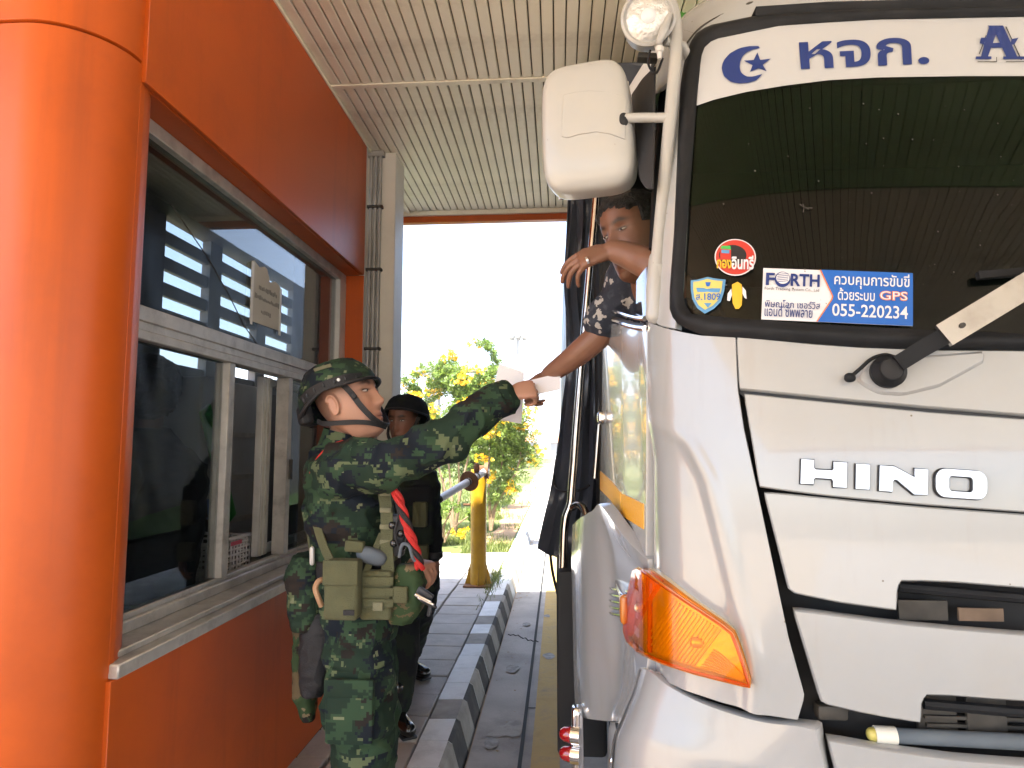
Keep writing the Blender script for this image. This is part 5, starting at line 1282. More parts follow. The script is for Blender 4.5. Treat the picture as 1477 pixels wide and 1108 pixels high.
# far pavilion with a steep gable
pvx = at(784, 640, 130); pav = thing('pavilion', 'small far pavilion with a steep pointed gable at the end of the lane', 'pavilion', (float(pvx[0]), 130, 0))
pz = at(784, 597, 130)[2]; px_, w2 = float(pvx[0]), 1.9
v = [(px_ - w2, 130, 2.6), (px_ + w2, 130, 2.6), (px_, 130, pz), (px_ - w2, 134, 2.6), (px_ + w2, 134, 2.6), (px_, 134, pz)]
obj('roof', (v, [(0, 1, 2), (5, 4, 3), (0, 2, 5, 3), (1, 4, 5, 2)]), M['far_concrete'], pav, flat=True)
obj('wall', box((px_ - w2 * .7, 130.1, 0), (px_ + w2 * .7, 133.9, 2.59)), M['far_concrete'], pav, flat=True)
obj('spire', tube([(px_, 132, pz - .3), (px_, 132, pz + 2.2)], [.12, .02], 6), M['far_concrete'], pav)
lb = thing('long_building', 'long far building with an orange roof at the horizon', 'building', (0, 150, 0))
obj('wall', box((-16, 150, 0), (3.2, 158, 2.6)), M['far_concrete'], lb, flat=True)
v = [(-16.6, 149, 2.6), (3.8, 149, 2.6), (3.8, 154, 4.6), (-16.6, 154, 4.6), (-16.6, 159, 2.6), (3.8, 159, 2.6)]
obj('roof', (v, [(0, 1, 2, 3), (3, 2, 5, 4), (1, 5, 2), (0, 3, 4)]), M['roof_tile'], lb, flat=True)
fp = V(at(783, 640, 95)); fl = thing('flagpole', 'thin flagpole with two small flags far down the lane', 'flagpole', (fp.x, 95, 0))
ft = at(783, 572, 95)[2]; obj('pole', tube([(fp.x, 95, 0), (fp.x, 95, ft)], .05, 8), M['far_concrete'], fl)
for z_ in (ft - .9, ft - 2.6):
    P = np.array([[(fp.x + .05 + 1.1 * i / 7, 95 + .12 * math.sin(i * 1.1), z_ + .7 * j / 3 - .05 * i) for i in range(8)] for j in range(4)]); obj('flag', sheet(P, .01, 0, .001), M['cabinet'], fl)
# low blue hill on the horizon
v = []; f = []
for i in range(61):
    x = -500 + 1200 * i / 60; h = 14 + 12 * noise.noise(Vector((i * .13, 0, 0))) + 5 * noise.noise(Vector((i * .5, 1, 0))); v += [(x, 1100, -1), (x, 1140, h), (x, 1300, -1)]
    if i: k = 3 * i; f += [(k - 3, k, k + 1, k - 2), (k - 2, k + 1, k + 2, k - 1)]
tag(obj('hills', (v, f), M['hill'], flat=True), kind='structure')
# a far line of trees left of the lane, each its own
for k, (x, y, h) in enumerate(((-24, 118, 4.5), (-19, 112, 5.2), (-14.5, 121, 4.0), (-10.5, 116, 3.4), (-29, 125, 6))):
    tr_ = thing('far_tree', ('second far tree from the left', 'third far tree from the left', 'middle far tree', 'lowest far tree nearest the lane', 'leftmost and tallest far tree')[k] + ' in the row beyond the lawn', 'tree', (x, y, 0), 'far trees beyond the lawn')
    obj('trunk', tube([(x, y, 0), (x + .1, y, h * .5)], [.2, .12], 6), M['bark'], tr_)
    obj('crown', leaves(1500, (x, y, h * .68), (h * .42, h * .4, h * .36), .5, -.1, .5), M['far_tree'], tr_, flat=True)
# pale haze over everything out to the hills
hz = obj('haze', box((-520, -70, -1.2), (720, 1320, 46)), bpy.data.materials.new('haze'), flat=True); tag(hz, kind='stuff')
hm_ = hz.data.materials[0]; hm_.use_nodes = True; ht = hm_.node_tree; ht.nodes.remove(ht.nodes['Principled BSDF'])
pv_ = ht.nodes.new('ShaderNodeVolumePrincipled'); pv_.inputs['Color'].default_value = (.95, .96, 1, 1); pv_.inputs['Density'].default_value = .0020; pv_.inputs['Anisotropy'].default_value = .2
ht.links.new(pv_.outputs[0], ht.nodes['Material Output'].inputs['Volume'])

# ================================================================ PEOPLE
class Blob:
    """overlapping limbs, rings and balls that are fused into one continuous skin"""
    def __init__(s): s.bm = bmesh.new()
    def limb(s, pts, radii, n=18, k=5):
        P = smooth_path(pts, k); R = np.interp(np.linspace(0, len(radii) - 1, len(P)), range(len(radii)), radii); tube(P, list(R), n, s.bm, rnd=True)
    def ball(s, c, r, rot=None, e=1.0):
        r = (r, r, r) if not hasattr(r, '__len__') else r; superq(c, r, e, e, rot, 20, 28, s.bm)
    def loft(s, rings, n=28):
        """rings: (centre, half-width vector, half-depth vector)"""
        R = []
        for c, a, b in rings: R.append([s.bm.verts.new(V(c) + V(a) * math.copysign(abs(math.cos(t)) ** .85, math.cos(t)) + V(b) * math.copysign(abs(math.sin(t)) ** .85, math.sin(t))) for t in np.linspace(0, 2 * math.pi, n, endpoint=False)])
        for i in range(len(R) - 1):
            for k in range(n): s.bm.faces.new((R[i][k], R[i][(k + 1) % n], R[i + 1][(k + 1) % n], R[i + 1][k]))
        s.bm.faces.new(R[0][::-1]); s.bm.faces.new(R[-1])
    def grid(s, G):
        nr, nc = len(G), len(G[0]); vv = [[s.bm.verts.new(V(p)) for p in r] for r in G]
        for i in range(nr - 1):
            for j in range(nc): s.bm.faces.new((vv[i][j], vv[i][(j + 1) % nc], vv[i + 1][(j + 1) % nc], vv[i + 1][j]))
        s.bm.faces.new(vv[0][::-1]); s.bm.faces.new(vv[-1])
    def fuse(s, voxel=.006, smooth=3, wrinkle=None, tint=None):
        bmesh.ops.recalc_face_normals(s.bm, faces=s.bm.faces[:])
        me = bpy.data.meshes.new('fused'); s.bm.to_mesh(me); s.bm.free(); o = bpy.data.objects.new('fused', me); COL.objects.link(o)
        r = o.modifiers.new('r', 'REMESH'); r.mode = 'VOXEL'; r.voxel_size = voxel
        if smooth: sm = o.modifiers.new('s', 'SMOOTH'); sm.iterations = smooth; sm.factor = .5
        out = bpy.data.meshes.new_from_object(o.evaluated_get(bpy.context.evaluated_depsgraph_get()))
        bpy.data.objects.remove(o); bpy.data.meshes.remove(me)
        n = len(out.vertices); co = np.empty(n * 3); out.vertices.foreach_get('co', co); co = co.reshape(-1, 3)
        if wrinkle:
            nr = np.empty(n * 3); out.vertices.foreach_get('normal', nr); nr = nr.reshape(-1, 3)
            d = np.array([wrinkle(p) for p in co]); co = co + nr * d[:, None]; out.vertices.foreach_set('co', co.ravel())
        if tint:
            c = np.ones((n, 4)); c[:, :3] = tint(co); at_ = out.color_attributes.new('tint', 'FLOAT_COLOR', 'POINT'); at_.data.foreach_set('color', c.ravel())
        out.update(); return out
def gs(x, s): return np.exp(-(x / s) ** 2)
def head_local(p=None):
    """a head in its own axes: x forward, y to its left, z up, origin between the ears; returns ring grid"""
    Z = [-.128, -.118, -.10, -.08, -.055, -.03, -.005, .02, .045, .07, .09, .105, .114, .118]
    f = [.060, .082, .089, .088, .089, .090, .089, .091, .094, .090, .078, .058, .034, .008]
    b = [-.02, -.012, .01, .035, .06, .078, .090, .097, .099, .094, .080, .058, .034, .008]
    w = [.022, .036, .047, .056, .063, .068, .071, .0745, .076, .072, .060, .044, .026, .006]
    zz = np.r_[np.linspace(-.128, .09, 64), np.linspace(.0935, .118, 10)]; G = []
    for z in zz:
        fz, bz, wz = np.interp(z, Z, f), np.interp(z, Z, b), np.interp(z, Z, w); row = []
        for t in np.linspace(0, 2 * math.pi, 72, endpoint=False):
            c, s = math.cos(t), math.sin(t); e = .82 if c > 0 else .95
            x = math.copysign(abs(c) ** e, c) * (fz if c > 0 else bz); y = math.copysign(abs(s) ** .92, s) * wz
            if c > 0:
                na = np.interp(z, [-.055, -.044, -.036, -.026, -.01, .008, .024, .034], [0, .012, .025, .027, .020, .012, .006, .002])
                x += na * gs(y, .0115 + .006 * gs(z + .036, .012))
                x += .007 * gs(z + .065, .0065) * gs(y, .019) + .0065 * gs(z + .079, .007) * gs(y, .017) - .004 * gs(z + .072, .0035) * gs(y, .022)
                x += .007 * gs(z + .107, .014) * gs(y, .02) - .004 * gs(z + .09, .008) * gs(y, .022)
                x += -.011 * gs(z - .012, .012) * (gs(y - .032, .014) + gs(y + .032, .014)) + .006 * gs(z - .01, .007) * (gs(y - .032, .011) + gs(y + .032, .011))
                x += .005 * gs(z - .034, .008) * (gs(y - .03, .018) + gs(y + .03, .018))
                x += .004 * gs(z + .022, .018) * (gs(y - .045, .016) + gs(y + .045, .016))
            row.append((x, y, z))
        G.append(row)
    return G
def add_head(B, M4, ears=True):
    B.grid([[M4 @ Vector(p) for p in r] for r in head_local()])
    if ears:
        for sg in (-1, 1):
            rot = M4.to_3x3() @ Matrix.Rotation(sg * -.35, 3, 'Z')
            B.ball(M4 @ Vector((-.012, sg * .076, -.008)), (.017, .007, .031), rot)
            B.limb([M4 @ Vector((-.014 + .019 * math.cos(a), sg * (.082 + .004 * math.sin(a)), -.006 + .031 * math.sin(a))) for a in np.linspace(-1.9, 2.6, 9)][::1], [.0045] * 9, 8, 2)
def head_tint(M4, skin_c, lip=(.30, .095, .08), brow=(.02, .014, .011), stubble=None, hand_c=None):
    inv = np.array(M4.inverted())
    def fn(co):
        h = np.c_[co, np.ones(len(co))] @ inv.T; x, y, z = h[:, 0], h[:, 1], h[:, 2]
        c = np.tile(np.array(skin_c), (len(co), 1)); near = (np.linalg.norm(h[:, :3], axis=1) < .2)
        var = np.array([noise.noise(Vector(p) * 30) for p in co]); c = c * (1 + .10 * var[:, None])
        def mixin(m, col): nonlocal c; c = c * (1 - m[:, None]) + np.array(col) * m[:, None]
        fr = near & (x > .03)
        mixin(np.where(fr, .75 * gs(y, .021) ** 1 * gs(z + .072, .011), 0), lip)
        mixin(np.where(fr, .85 * np.clip(1.6 * gs(z + .0725, .0022) * gs(y, .02), 0, 1), 0), (.05, .015, .012))
        for s in (-1, 1):
            mixin(np.where(fr, np.clip(1.4 * gs(z - .033 - .004 * gs(y - s * .034, .012), .0055) * gs(y - s * .032, .019), 0, .9), 0), brow)
            mixin(np.where(fr, np.clip(1.5 * gs(z - .0145, .003) * gs(y - s * .032, .014), 0, .95), 0), (.015, .009, .007))
            mixin(np.where(fr, np.clip(1.1 * gs(z - .0095, .0035) * gs(y - s * .032, .007), 0, .95), 0), (.02, .012, .01))
        mixin(np.where(near & (x > .05) , .25 * gs(z + .03, .02) * gs(np.abs(y) - .04, .02), 0), (skin_c[0] * 1.1, skin_c[1] * .7, skin_c[2] * .65))
        if stubble is not None:
            m = np.clip((z - .0) / .03, 0, 1) * np.clip((-x + .045) / .02, 0, 1) + np.clip((-x - .02) / .02, 0, 1) * np.clip((z + .05) / .02, 0, 1)
            earm = gs(np.hypot(x + .01, z + .006), .036) * (np.abs(y) > .068)
            mixin(np.where(near, np.clip(m, 0, 1) * stubble * (1 - np.clip(earm * 1.6, 0, 1)), 0), (.03, .022, .018))
        return np.clip(c, 0, 1)
    return fn
def add_hand(B, wrist, d, back, side, curl, spread=.0, thumb=(.6, .4), s=1.0):
    """d: along the hand, back: normal out of the back of the hand, side: +1 thumb on the left of d seen from the back"""
    d = V(d).normalized(); nb = V(back); nb = (nb - d * nb.dot(d)).normalized(); sd_ = nb.cross(d).normalized() * side; wrist = V(wrist)
    P = lambda a, b, c: wrist + d * a * s + sd_ * b * s + nb * c * s
    B.loft([(P(-.02, 0, 0), sd_ * .026 * s, nb * .019 * s), (P(.01, .0, 0), sd_ * .028 * s, nb * .019 * s), (P(.04, .003, .002), sd_ * .038 * s, nb * .017 * s), (P(.075, .0, .003), sd_ * .042 * s, nb * .015 * s), (P(.092, -.002, .002), sd_ * .039 * s, nb * .012 * s)], 24)
    L = [(.043, .027, .021), (.047, .030, .022), (.044, .028, .021), (.034, .021, .018)]
    for k in range(4):
        y0 = .031 - k * .0205; c = curl[k] if hasattr(curl, '__len__') else curl; a = 0.0; p = P(.078 - .004 * abs(k - 1.3), y0, .003); q = [p - d * .02 * s, p]; dirr = d
        side_t = (1.5 - k) * spread
        for j, l in enumerate(L[k]):
            a += c * (1.0, 1.15, .8)[j]
            dv = d * math.cos(a) * math.cos(side_t) - nb * math.sin(a) + sd_ * math.sin(side_t) * math.cos(a); p = p + dv.normalized() * l * s; q.append(p)
        rr = [.0095, .0092, .0088, .008, .0068]; B.limb(q, [r * s * (.88 if k == 3 else 1) for r in rr], 12, 4)
        B.ball(q[1] + nb * .003 * s, .0092 * s)
    t0, t1 = thumb
    a = P(.018, .022, -.004); b = a + (d * math.cos(t0) + sd_ * math.sin(t0) * .9 - nb * .25).normalized() * .042 * s
    c = b + (d * math.cos(t0 - t1) + sd_ * math.sin(t0 - t1) - nb * .35).normalized() * .032 * s; e = c + (d * math.cos(t0 - t1 * 1.6) + sd_ * math.sin(t0 - t1 * 1.6) - nb * .4).normalized() * .025 * s
    B.limb([a - d * .01 * s, a, b, c, e], [.014 * s, .0145 * s, .0115 * s, .0105 * s, .008 * s], 12, 4)
def wrinkles(amp=.006, sc=9.0, seams=()):
    def fn(p):
        v_ = Vector(p); a = noise.noise(v_ * sc) ; b = noise.noise(Vector((v_.x * sc * .7, v_.y * sc * .7, v_.z * sc * 2.6)) + Vector((5, 5, 5)))
        r = 1 - abs(noise.noise(v_ * sc * 1.3 + Vector((3, 1, 9)))) * 2.2
        g = noise.noise(v_ * sc * 2.6 + Vector((v_.z * 4, 0, v_.x * 4)))
        return amp * (a * .5 + b * .6 + max(0, r) ** 2 * .55 + g * .28)
    return fn
def face_eyes(t, M4, wide=1.0):
    for s in (-1, 1):
        c = M4 @ Vector((.0785, s * .032, .0105)); e = obj('eye', superq(c, (.0085, .0125, .0036 * wide), 1, 1, M4.to_3x3(), 10, 16), M['eyewhite'], t)
        obj('iris', superq(M4 @ Vector((.0845, s * .0325, .0105)), (.0028, .0048, .0034 * wide), 1, 1, M4.to_3x3(), 8, 12), M['iris'], e)
def helmet_grid(M4, grow=0.0, lower=None, nz=30, nt=64):
    """combat helmet shell, rim lifted over the brow and ears and dropping behind"""
    G = []
    for i in range(nz + 1):
        row = []
        for j in range(nt):
            th = 2 * math.pi * j / nt; c, s = math.cos(th), math.sin(th)
            rim = .026 + .026 * max(0, c) ** 2 - .075 * max(0, -c) ** .8 + .010 * abs(s) ** 3
            lo = math.asin(max(-.95, min(.9, (rim - .0) / .155)))
            ph = lo + (math.pi / 2 - lo) * (i / nz)
            ax = (.143 if c > 0 else .142) + grow; ay = .119 + grow; az = .155 + grow
            fl = 1 + .05 * (1 - i / nz) ** 6
            e = .86
            x = ax * math.copysign(abs(c) ** e, c) * math.cos(ph) ** .62 * fl; y = ay * math.copysign(abs(s) ** e, s) * math.cos(ph) ** .62 * fl; z = az * math.sin(ph)
            row.append(M4 @ Vector((x - .006, y, z - .004)))
        G.append(row)
    return G
def helmet(t, M4, m, wr=.003, strap_on=True):
    G = helmet_grid(M4); Gi = helmet_grid(M4, -.012)
    bm = bmesh.new(); R = []
    for rows in ([r for r in Gi[::-1]] + G,):
        for r in rows: R.append([bm.verts.new(p) for p in r])
    n = len(R[0])
    for i in range(len(R) - 1):
        for j in range(n): bm.faces.new((R[i][j], R[i][(j + 1) % n], R[i + 1][(j + 1) % n], R[i + 1][j]))
    bmesh.ops.remove_doubles(bm, verts=bm.verts[:], dist=1e-5); bmesh.ops.recalc_face_normals(bm, faces=bm.faces[:])
    bm.normal_update()
    for v_ in bm.verts: v_.co += v_.normal * wr * (noise.noise(v_.co * 26) + .7 * noise.noise(v_.co * 60))
    h = obj('helmet', bm, m, t, angle=60)
    rim = [G[0][j] for j in range(n)] + [G[0][0]]
    obj('helmet_rim', tube(rim, .0065, 8), M['strap'], h)
    return h, G

# ---------------------------------------------------------------- soldier at the kerb, arm stretched out with the papers
SY = 2.30
base1 = V(at(512, 900, SY)); base1.z = .15
SK1 = (.43, .225, .15)
B = Blob()
HY = 2.24
hd1 = Matrix.Translation(V(at(503, 582, HY))) @ Matrix.Rotation(math.radians(-10), 4, 'Z') @ Matrix.Rotation(math.radians(-19), 4, 'Y') @ Matrix.Scale(1.11, 4)
add_head(B, hd1)
neck_b = V(at(497, 655, SY)); B.limb([neck_b, V(at(499, 630, SY)), V(at(507, 597, SY))], [.066, .060, .057], 20)
pel, chest = V(at(518, 868, SY)), V(at(503, 712, SY))
X1, Y1, Z1 = Vector((1, 0, 0)), Vector((0, 1, 0)), Vector((0, 0, 1))
B.loft([(pel - Z1 * .05, Y1 * .15, X1 * .10), (V(at(512, 800, SY)), Y1 * .14, X1 * .10), (chest, Y1 * .16, X1 * .11), (V(at(499, 662, SY)), Y1 * .13, X1 * .075), (neck_b, Y1 * .06, X1 * .055)])
shR, elR, wrR = V(at(503, 676, 2.12)), V(at(627, 637, 2.08)), V(at(733, 569, 2.16))
shL, elL, wrL = V(at(505, 672, 2.50)), V(at(535, 800, 2.58)), V(at(592, 812, 2.44))
B.limb([chest, shR, elR, wrR], [.06, .05, .042, .029]); B.limb([chest, shL, elL, wrL], [.06, .05, .042, .029])
hipR, knR, anR = V(at(517, 905, 2.21)), V(at(524, 1075, 2.20)), V(at(512, 1230, 2.20)); hipL, knL, anL = V(at(521, 905, 2.40)), V(at(531, 1060, 2.42)), V(at(524, 1200, 2.42))
anR.z = anL.z = .24
for a in ((hipR, knR, anR), (hipL, knL, anL)): B.limb([pel, *a], [.08, .08, .055, .04]); B.limb([a[2], a[2] - Z1 * .05 + X1 * .02, a[2] - Z1 * .055 + X1 * .16], [.04, .04, .034])
add_hand(B, wrR, (1, .12, .22), (-.10, -.75, .62), 1, [1.05, 1.1, 1.12, 1.15], .02, (.55, .35), .98)
add_hand(B, wrL, (.8, -.5, -.1), (0, -.2, 1), -1, .9)
t1 = B.fuse(.0042, 3, tint=head_tint(hd1, SK1, (.36, .14, .115), stubble=.62))
s1 = obj('person', t1, M['skin'], loc=base1, raw=True); _ = [setattr(p, 'use_smooth', True) for p in s1.data.polygons]
tag(s1, 'soldier in camouflage and helmet stretching his arm towards the lorry window', 'person')
face_eyes(s1, hd1, .8)
# uniform: jacket, trousers, boots
J = Blob()
J.loft([(V(at(516, 850, SY)), Y1 * .175, X1 * .128), (V(at(512, 800, SY)), Y1 * .172, X1 * .126), (V(at(506, 740, SY)), Y1 * .188, X1 * .136), (chest + Z1 * .02, Y1 * .195, X1 * .136), (V(at(500, 670, SY)), Y1 * .165, X1 * .112), (V(at(497, 648, SY)), Y1 * .10, X1 * .085), (V(at(497, 634, SY)), Y1 * .075, X1 * .074)])
cuff = elR + (wrR - elR) * .93
J.limb([V(at(490, 690, 2.2)), shR + Vector((-.01, 0, .0)), V(at(560, 668, 2.08)), elR + Vector((0, 0, -.012)), V(at(680, 606, 2.11)), cuff], [.098, .089, .073, .065, .060, .049], 24, 6)
J.limb([V(at(500, 690, 2.42)), shL, elL, elL + (wrL - elL) * .85], [.10, .085, .066, .048], 20, 6)
J.ball(V(at(560, 676, 2.10)), (.06, .055, .06)); J.ball(V(at(652, 640, 2.085)), (.055, .05, .045))
obj('jacket', J.fuse(.006, 3, wrinkles(.019, 9.5)), M['camo'], s1)
obj('cuff', tube([cuff - (cuff - elR).normalized() * .034, cuff - (cuff - elR).normalized() * .012, cuff + (cuff - elR).normalized() * .012], [.0555, .055, .052], 24), M['camo'], s1)
obj('cuff_button', lathe([(0, .008), (.004, .008), (.005, .004)], cuff + Vector((-.004, -.053, -.012)), (0, -1, 0), 14), M['camo_dark'], s1)
obj('collar', tube([V(at(492, 652, SY)), V(at(496, 636, SY)), V(at(499, 624, SY))], [.085, .080, .078], 28, None, False), M['camo'], s1)
T_ = Blob()
T_.loft([(V(at(514, 790, SY)), Y1 * .165, X1 * .122), (V(at(516, 850, SY)), Y1 * .178, X1 * .132), (V(at(520, 900, SY)), Y1 * .175, X1 * .130), (V(at(521, 925, SY)), Y1 * .12, X1 * .10)])
for h, k, a, sg in ((hipR, knR, anR, -1), (hipL, knL, anL, 1)):
    T_.limb([h + Z1 * .02, (h + k) / 2, k, (k + a) / 2, a + Z1 * .05], [.108, .108, .098, .092, .082], 22, 6)
    T_.ball((h * .45 + k * .55) + Y1 * sg * .085 + Vector((-.02, 0, 0)), (.075, .03, .10), e=.5)
obj('trousers', T_.fuse(.007, 3, wrinkles(.020, 8)), M['camo'], s1)
pk = (hipR * .40 + knR * .60) - Y1 * .118
obj('thigh_pocket', obox(pk, (.15, .03, .19), Matrix.Identity(3), .012, 2), M['camo'], s1)
obj('pocket_flap', obox(pk + Vector((0, -.017, .075)), (.155, .014, .055), Matrix.Identity(3), .006, 2), M['camo'], s1)
for a in (anR, anL): 
    Bt = Blob(); Bt.limb([a + Z1 * .10, a - Z1 * .02, a - Z1 * .055 + X1 * .04, a - Z1 * .06 + X1 * .17], [.056, .05, .046, .038], 18); obj('boot', Bt.fuse(.006, 2), M['leather'], s1)
# helmet and chin strap
hm1 = Matrix.Translation(V(at(494, 578, HY))) @ Matrix.Rotation(math.radians(-8), 4, 'Z') @ Matrix.Rotation(math.radians(-14), 4, 'Y') @ Matrix.Diagonal((.97, 1, .93, 1))
hel, G1 = helmet(s1, hm1, M['camo'], .004)
def hp(x, y, z): return hm1 @ Vector((x, y, z))
rl = [hp(.115, -.060, .052), hp(.08, -.108, .050), hp(.02, -.127, .044), hp(-.04, -.126, .034), hp(-.09, -.108, .016)]
obj('side_rail', strap(smooth_path(rl, 5), .010, .030, (0, 0, 1)), M['strap'], hel)
for k in range(7):
    q = smooth_path(rl, 5)[2 + k * 3 - (k > 5)]; obj('rail_slot', obox(q + Vector((0, -.006, 0)), (.006, .006, .014), hm1.to_3x3(), .001, 1), M['black'], hel)
obj('rail_screw', lathe([(0, .006), (.005, .005)], hp(.06, -.122, .050), (0, -1, 0), 12), M['galv'], hel)
obj('cover_label', obox(hp(.0, -.098, .115), (.065, .006, .012), hm1.to_3x3() @ Matrix.Rotation(.6, 3, 'X'), .001, 1), M['olive_lt'], hel)
obj('nape_pad', obox(hp(-.118, -.062, -.028), (.04, .05, .07), hm1.to_3x3() @ Matrix.Rotation(-.6, 3, 'Z'), .012, 2), M['blackcloth'], hel)
hl = lambda x, y, z: hd1 @ Vector((x, y, z))
chin = [hl(.035, -.081, .045), hl(.052, -.0755, .01), hl(.066, -.067, -.035), hl(.081, -.050, -.075), hl(.091, -.026, -.098), hl(.098, 0, -.107), hl(.091, .026, -.098), hl(.066, .067, -.035), hl(.04, .080, .02)]
obj('chin_strap', strap(smooth_path(chin, 5), .019, .004, hl(0, -1, .3) - hl(0, 0, 0)), M['strap'], s1)
nape = [hl(-.085, -.06, -.03), hl(-.06, -.076, -.048), hl(-.015, -.079, -.062), hl(.03, -.071, -.075), hl(.065, -.056, -.088), hl(.086, -.03, -.101), hl(.096, 0, -.112)]
obj('chin_strap', strap(smooth_path(nape, 5), .016, .004, hl(0, -1, -.3) - hl(0, 0, 0)), M['strap'], s1)
obj('strap_buckle', obox(hl(.0575, -.0765, .0), (.026, .008, .018), Matrix.Rotation(.9, 3, 'Y'), .003, 2), M['strap'], s1)
# webbing: belt, pouches, straps, lanyards
def pouch(name, u0, v0, u1, v1, y, th, m, parent, bev=.012, flap=True, tilt=0.0):
    a, b = at(u0, v0, y), at(u1, v1, y); c = V((a + b) / 2); w_, h_ = abs(b[0] - a[0]), abs(a[2] - b[2]); rot = Matrix.Rotation(tilt, 3, 'Y')
    o = obj(name, obox(c, (w_, th, h_), rot, bev, 3), m, parent)
    if flap:
        obj('flap', obox(c + rot @ Vector((0, -th / 2 - .003, h_ * .30)), (w_ * 1.03, .012, h_ * .42), rot, .005, 2), m, o)
    return o
def webtrim(o, c, sx, sz, n, m):
    for k in range(n): obj('webbing_loop', obox(Vector((c.x, c.y, c.z + sz * (k / max(1, n - 1) - .5))), (sx, .006, .022), Matrix.Identity(3), .002, 1), m, o)
obj('belt', tube([V(at(514, 822, SY)), V(at(514, 797, SY))], 1, 4, None, True, (.0, .0)) if False else (lambda bm: bm)(lathe([(0, .176), (.004, .181), (.05, .181), (.054, .176)], V(at(514, 822, SY)), (0, 0, 1), 40)), M['blackcloth'], s1)
bl1 = [o for o in s1.children if o.name.startswith('belt')][0]; bl1.data.transform(Matrix.Translation(V(at(514, 822, SY)) - base1) @ Matrix.Diagonal((.82, 1.06, 1, 1)) @ Matrix.Translation(base1 - V(at(514, 822, SY))))
po = pouch('ammunition_pouch', 472, 806, 519, 893, 2.055, .06, M['olive'], s1)
obj('pouch_label', obox(V(at(503, 884, 2.018)), (.034, .004, .016), Matrix.Identity(3), .001, 1), M['blackcloth'], po)
vp = pouch('belly_panel', 523, 822, 566, 893, 2.10, .05, M['olive'], s1, .010, False)
for vv in (838, 854, 870): obj('webbing_loop', obox(V(at(545, vv, 2.070)), (.098, .008, .026), Matrix.Identity(3), .003, 2), M['olive'], vp)
obj('webbing_tab', obox(V(at(545, 875, 2.063)), (.032, .008, .026), Matrix.Identity(3), .003, 2), M['olive_lt'], vp)
obj('belt_pouch', obox(V(at(512, 788, 2.10)), (.06, .03, .035), Matrix.Rotation(.1, 3, 'Y'), .006, 2), M['olive'], s1)
obj('belt_pouch', obox(V(at(562, 798, 2.15)), (.05, .05, .05), Matrix.Identity(3), .01, 2), M['olive'], s1)
obj('cloth_roll', superq(V(at(536, 802, 2.11)), (.05, .025, .026), .8, .8, Matrix.Rotation(.3, 3, 'Y')), M['greycloth'], s1)
obj('chest_strap', strap(smooth_path([V(at(552, 700, 2.15)), V(at(558, 740, 2.13)), V(at(558, 790, 2.12)), V(at(560, 826, 2.10))], 4), .040, .008, (0, -1, 0)), M['olive'], s1)
obj('chest_strap', strap(smooth_path([V(at(551, 770, 2.14)), V(at(536, 806, 2.11)), V(at(526, 830, 2.08))], 4), .020, .006, (0, -1, 0)), M['olive'], s1)
for vv in (712, 736, 760, 782): obj('strap_loop', obox(V(at(556, vv, 2.122)), (.038, .008, .016), Matrix.Identity(3), .003, 2), M['olive_lt'], s1)
obj('back_strap', strap(smooth_path([V(at(448, 718, 2.20)), V(at(455, 750, 2.14)), V(at(466, 786, 2.09)), V(at(478, 812, 2.06))], 4), .026, .006, (0, -1, 0)), M['olive'], s1)
obj('back_strap', strap(smooth_path([V(at(446, 700, 2.25)), V(at(447, 760, 2.2)), V(at(452, 800, 2.15))], 4), .024, .006, (0, -1, 0)), M['olive'], s1)
bag = Blob(); bag.loft([(V(at(446, 800, 2.2)), X1 * .05, Y1 * .07), (V(at(444, 830, 2.2)), X1 * .065, Y1 * .085), (V(at(446, 880, 2.2)), X1 * .06, Y1 * .08), (V(at(444, 905, 2.2)), X1 * .045, Y1 * .07)])
obj('hip_bag', bag.fuse(.006, 3, wrinkles(.008, 14)), M['camo'], s1)
bag = Blob(); bag.loft([(V(at(462, 880, 2.2)), X1 * .05, Y1 * .06), (V(at(460, 930, 2.2)), X1 * .055, Y1 * .07), (V(at(456, 985, 2.2)), X1 * .045, Y1 * .06), (V(at(452, 1000, 2.2)), X1 * .03, Y1 * .05)])
obj('hanging_cloth', bag.fuse(.006, 3, wrinkles(.010, 14)), M['blackcloth'], s1)
bag = Blob(); bag.loft([(V(at(436, 900, 2.22)), X1 * .025, Y1 * .04), (V(at(434, 960, 2.22)), X1 * .022, Y1 * .04), (V(at(440, 1000, 2.22)), X1 * .035, Y1 * .05), (V(at(446, 1040, 2.22)), X1 * .018, Y1 * .02)])
obj('hanging_strap', bag.fuse(.005, 3, wrinkles(.006, 16)), M['woodland'], s1)
obj('hook', tube(smooth_path([V(at(470, 836, 2.10)), V(at(460, 838, 2.08)), V(at(455, 848, 2.08)), V(at(459, 862, 2.08)), V(at(464, 874, 2.09))], 4), .009, 8), M['tan'], s1)
obj('cord', tube(smooth_path([V(at(430, 870, 2.2)), V(at(424, 900, 2.2)), V(at(426, 940, 2.2)), V(at(422, 955, 2.2)), V(at(424, 975, 2.2))], 4), .004, 6), M['strap'], s1)
obj('pen_clip', tube([V(at(450, 792, 2.13)), V(at(450, 812, 2.13))], .008, 8, rnd=True), M['galv'], s1)
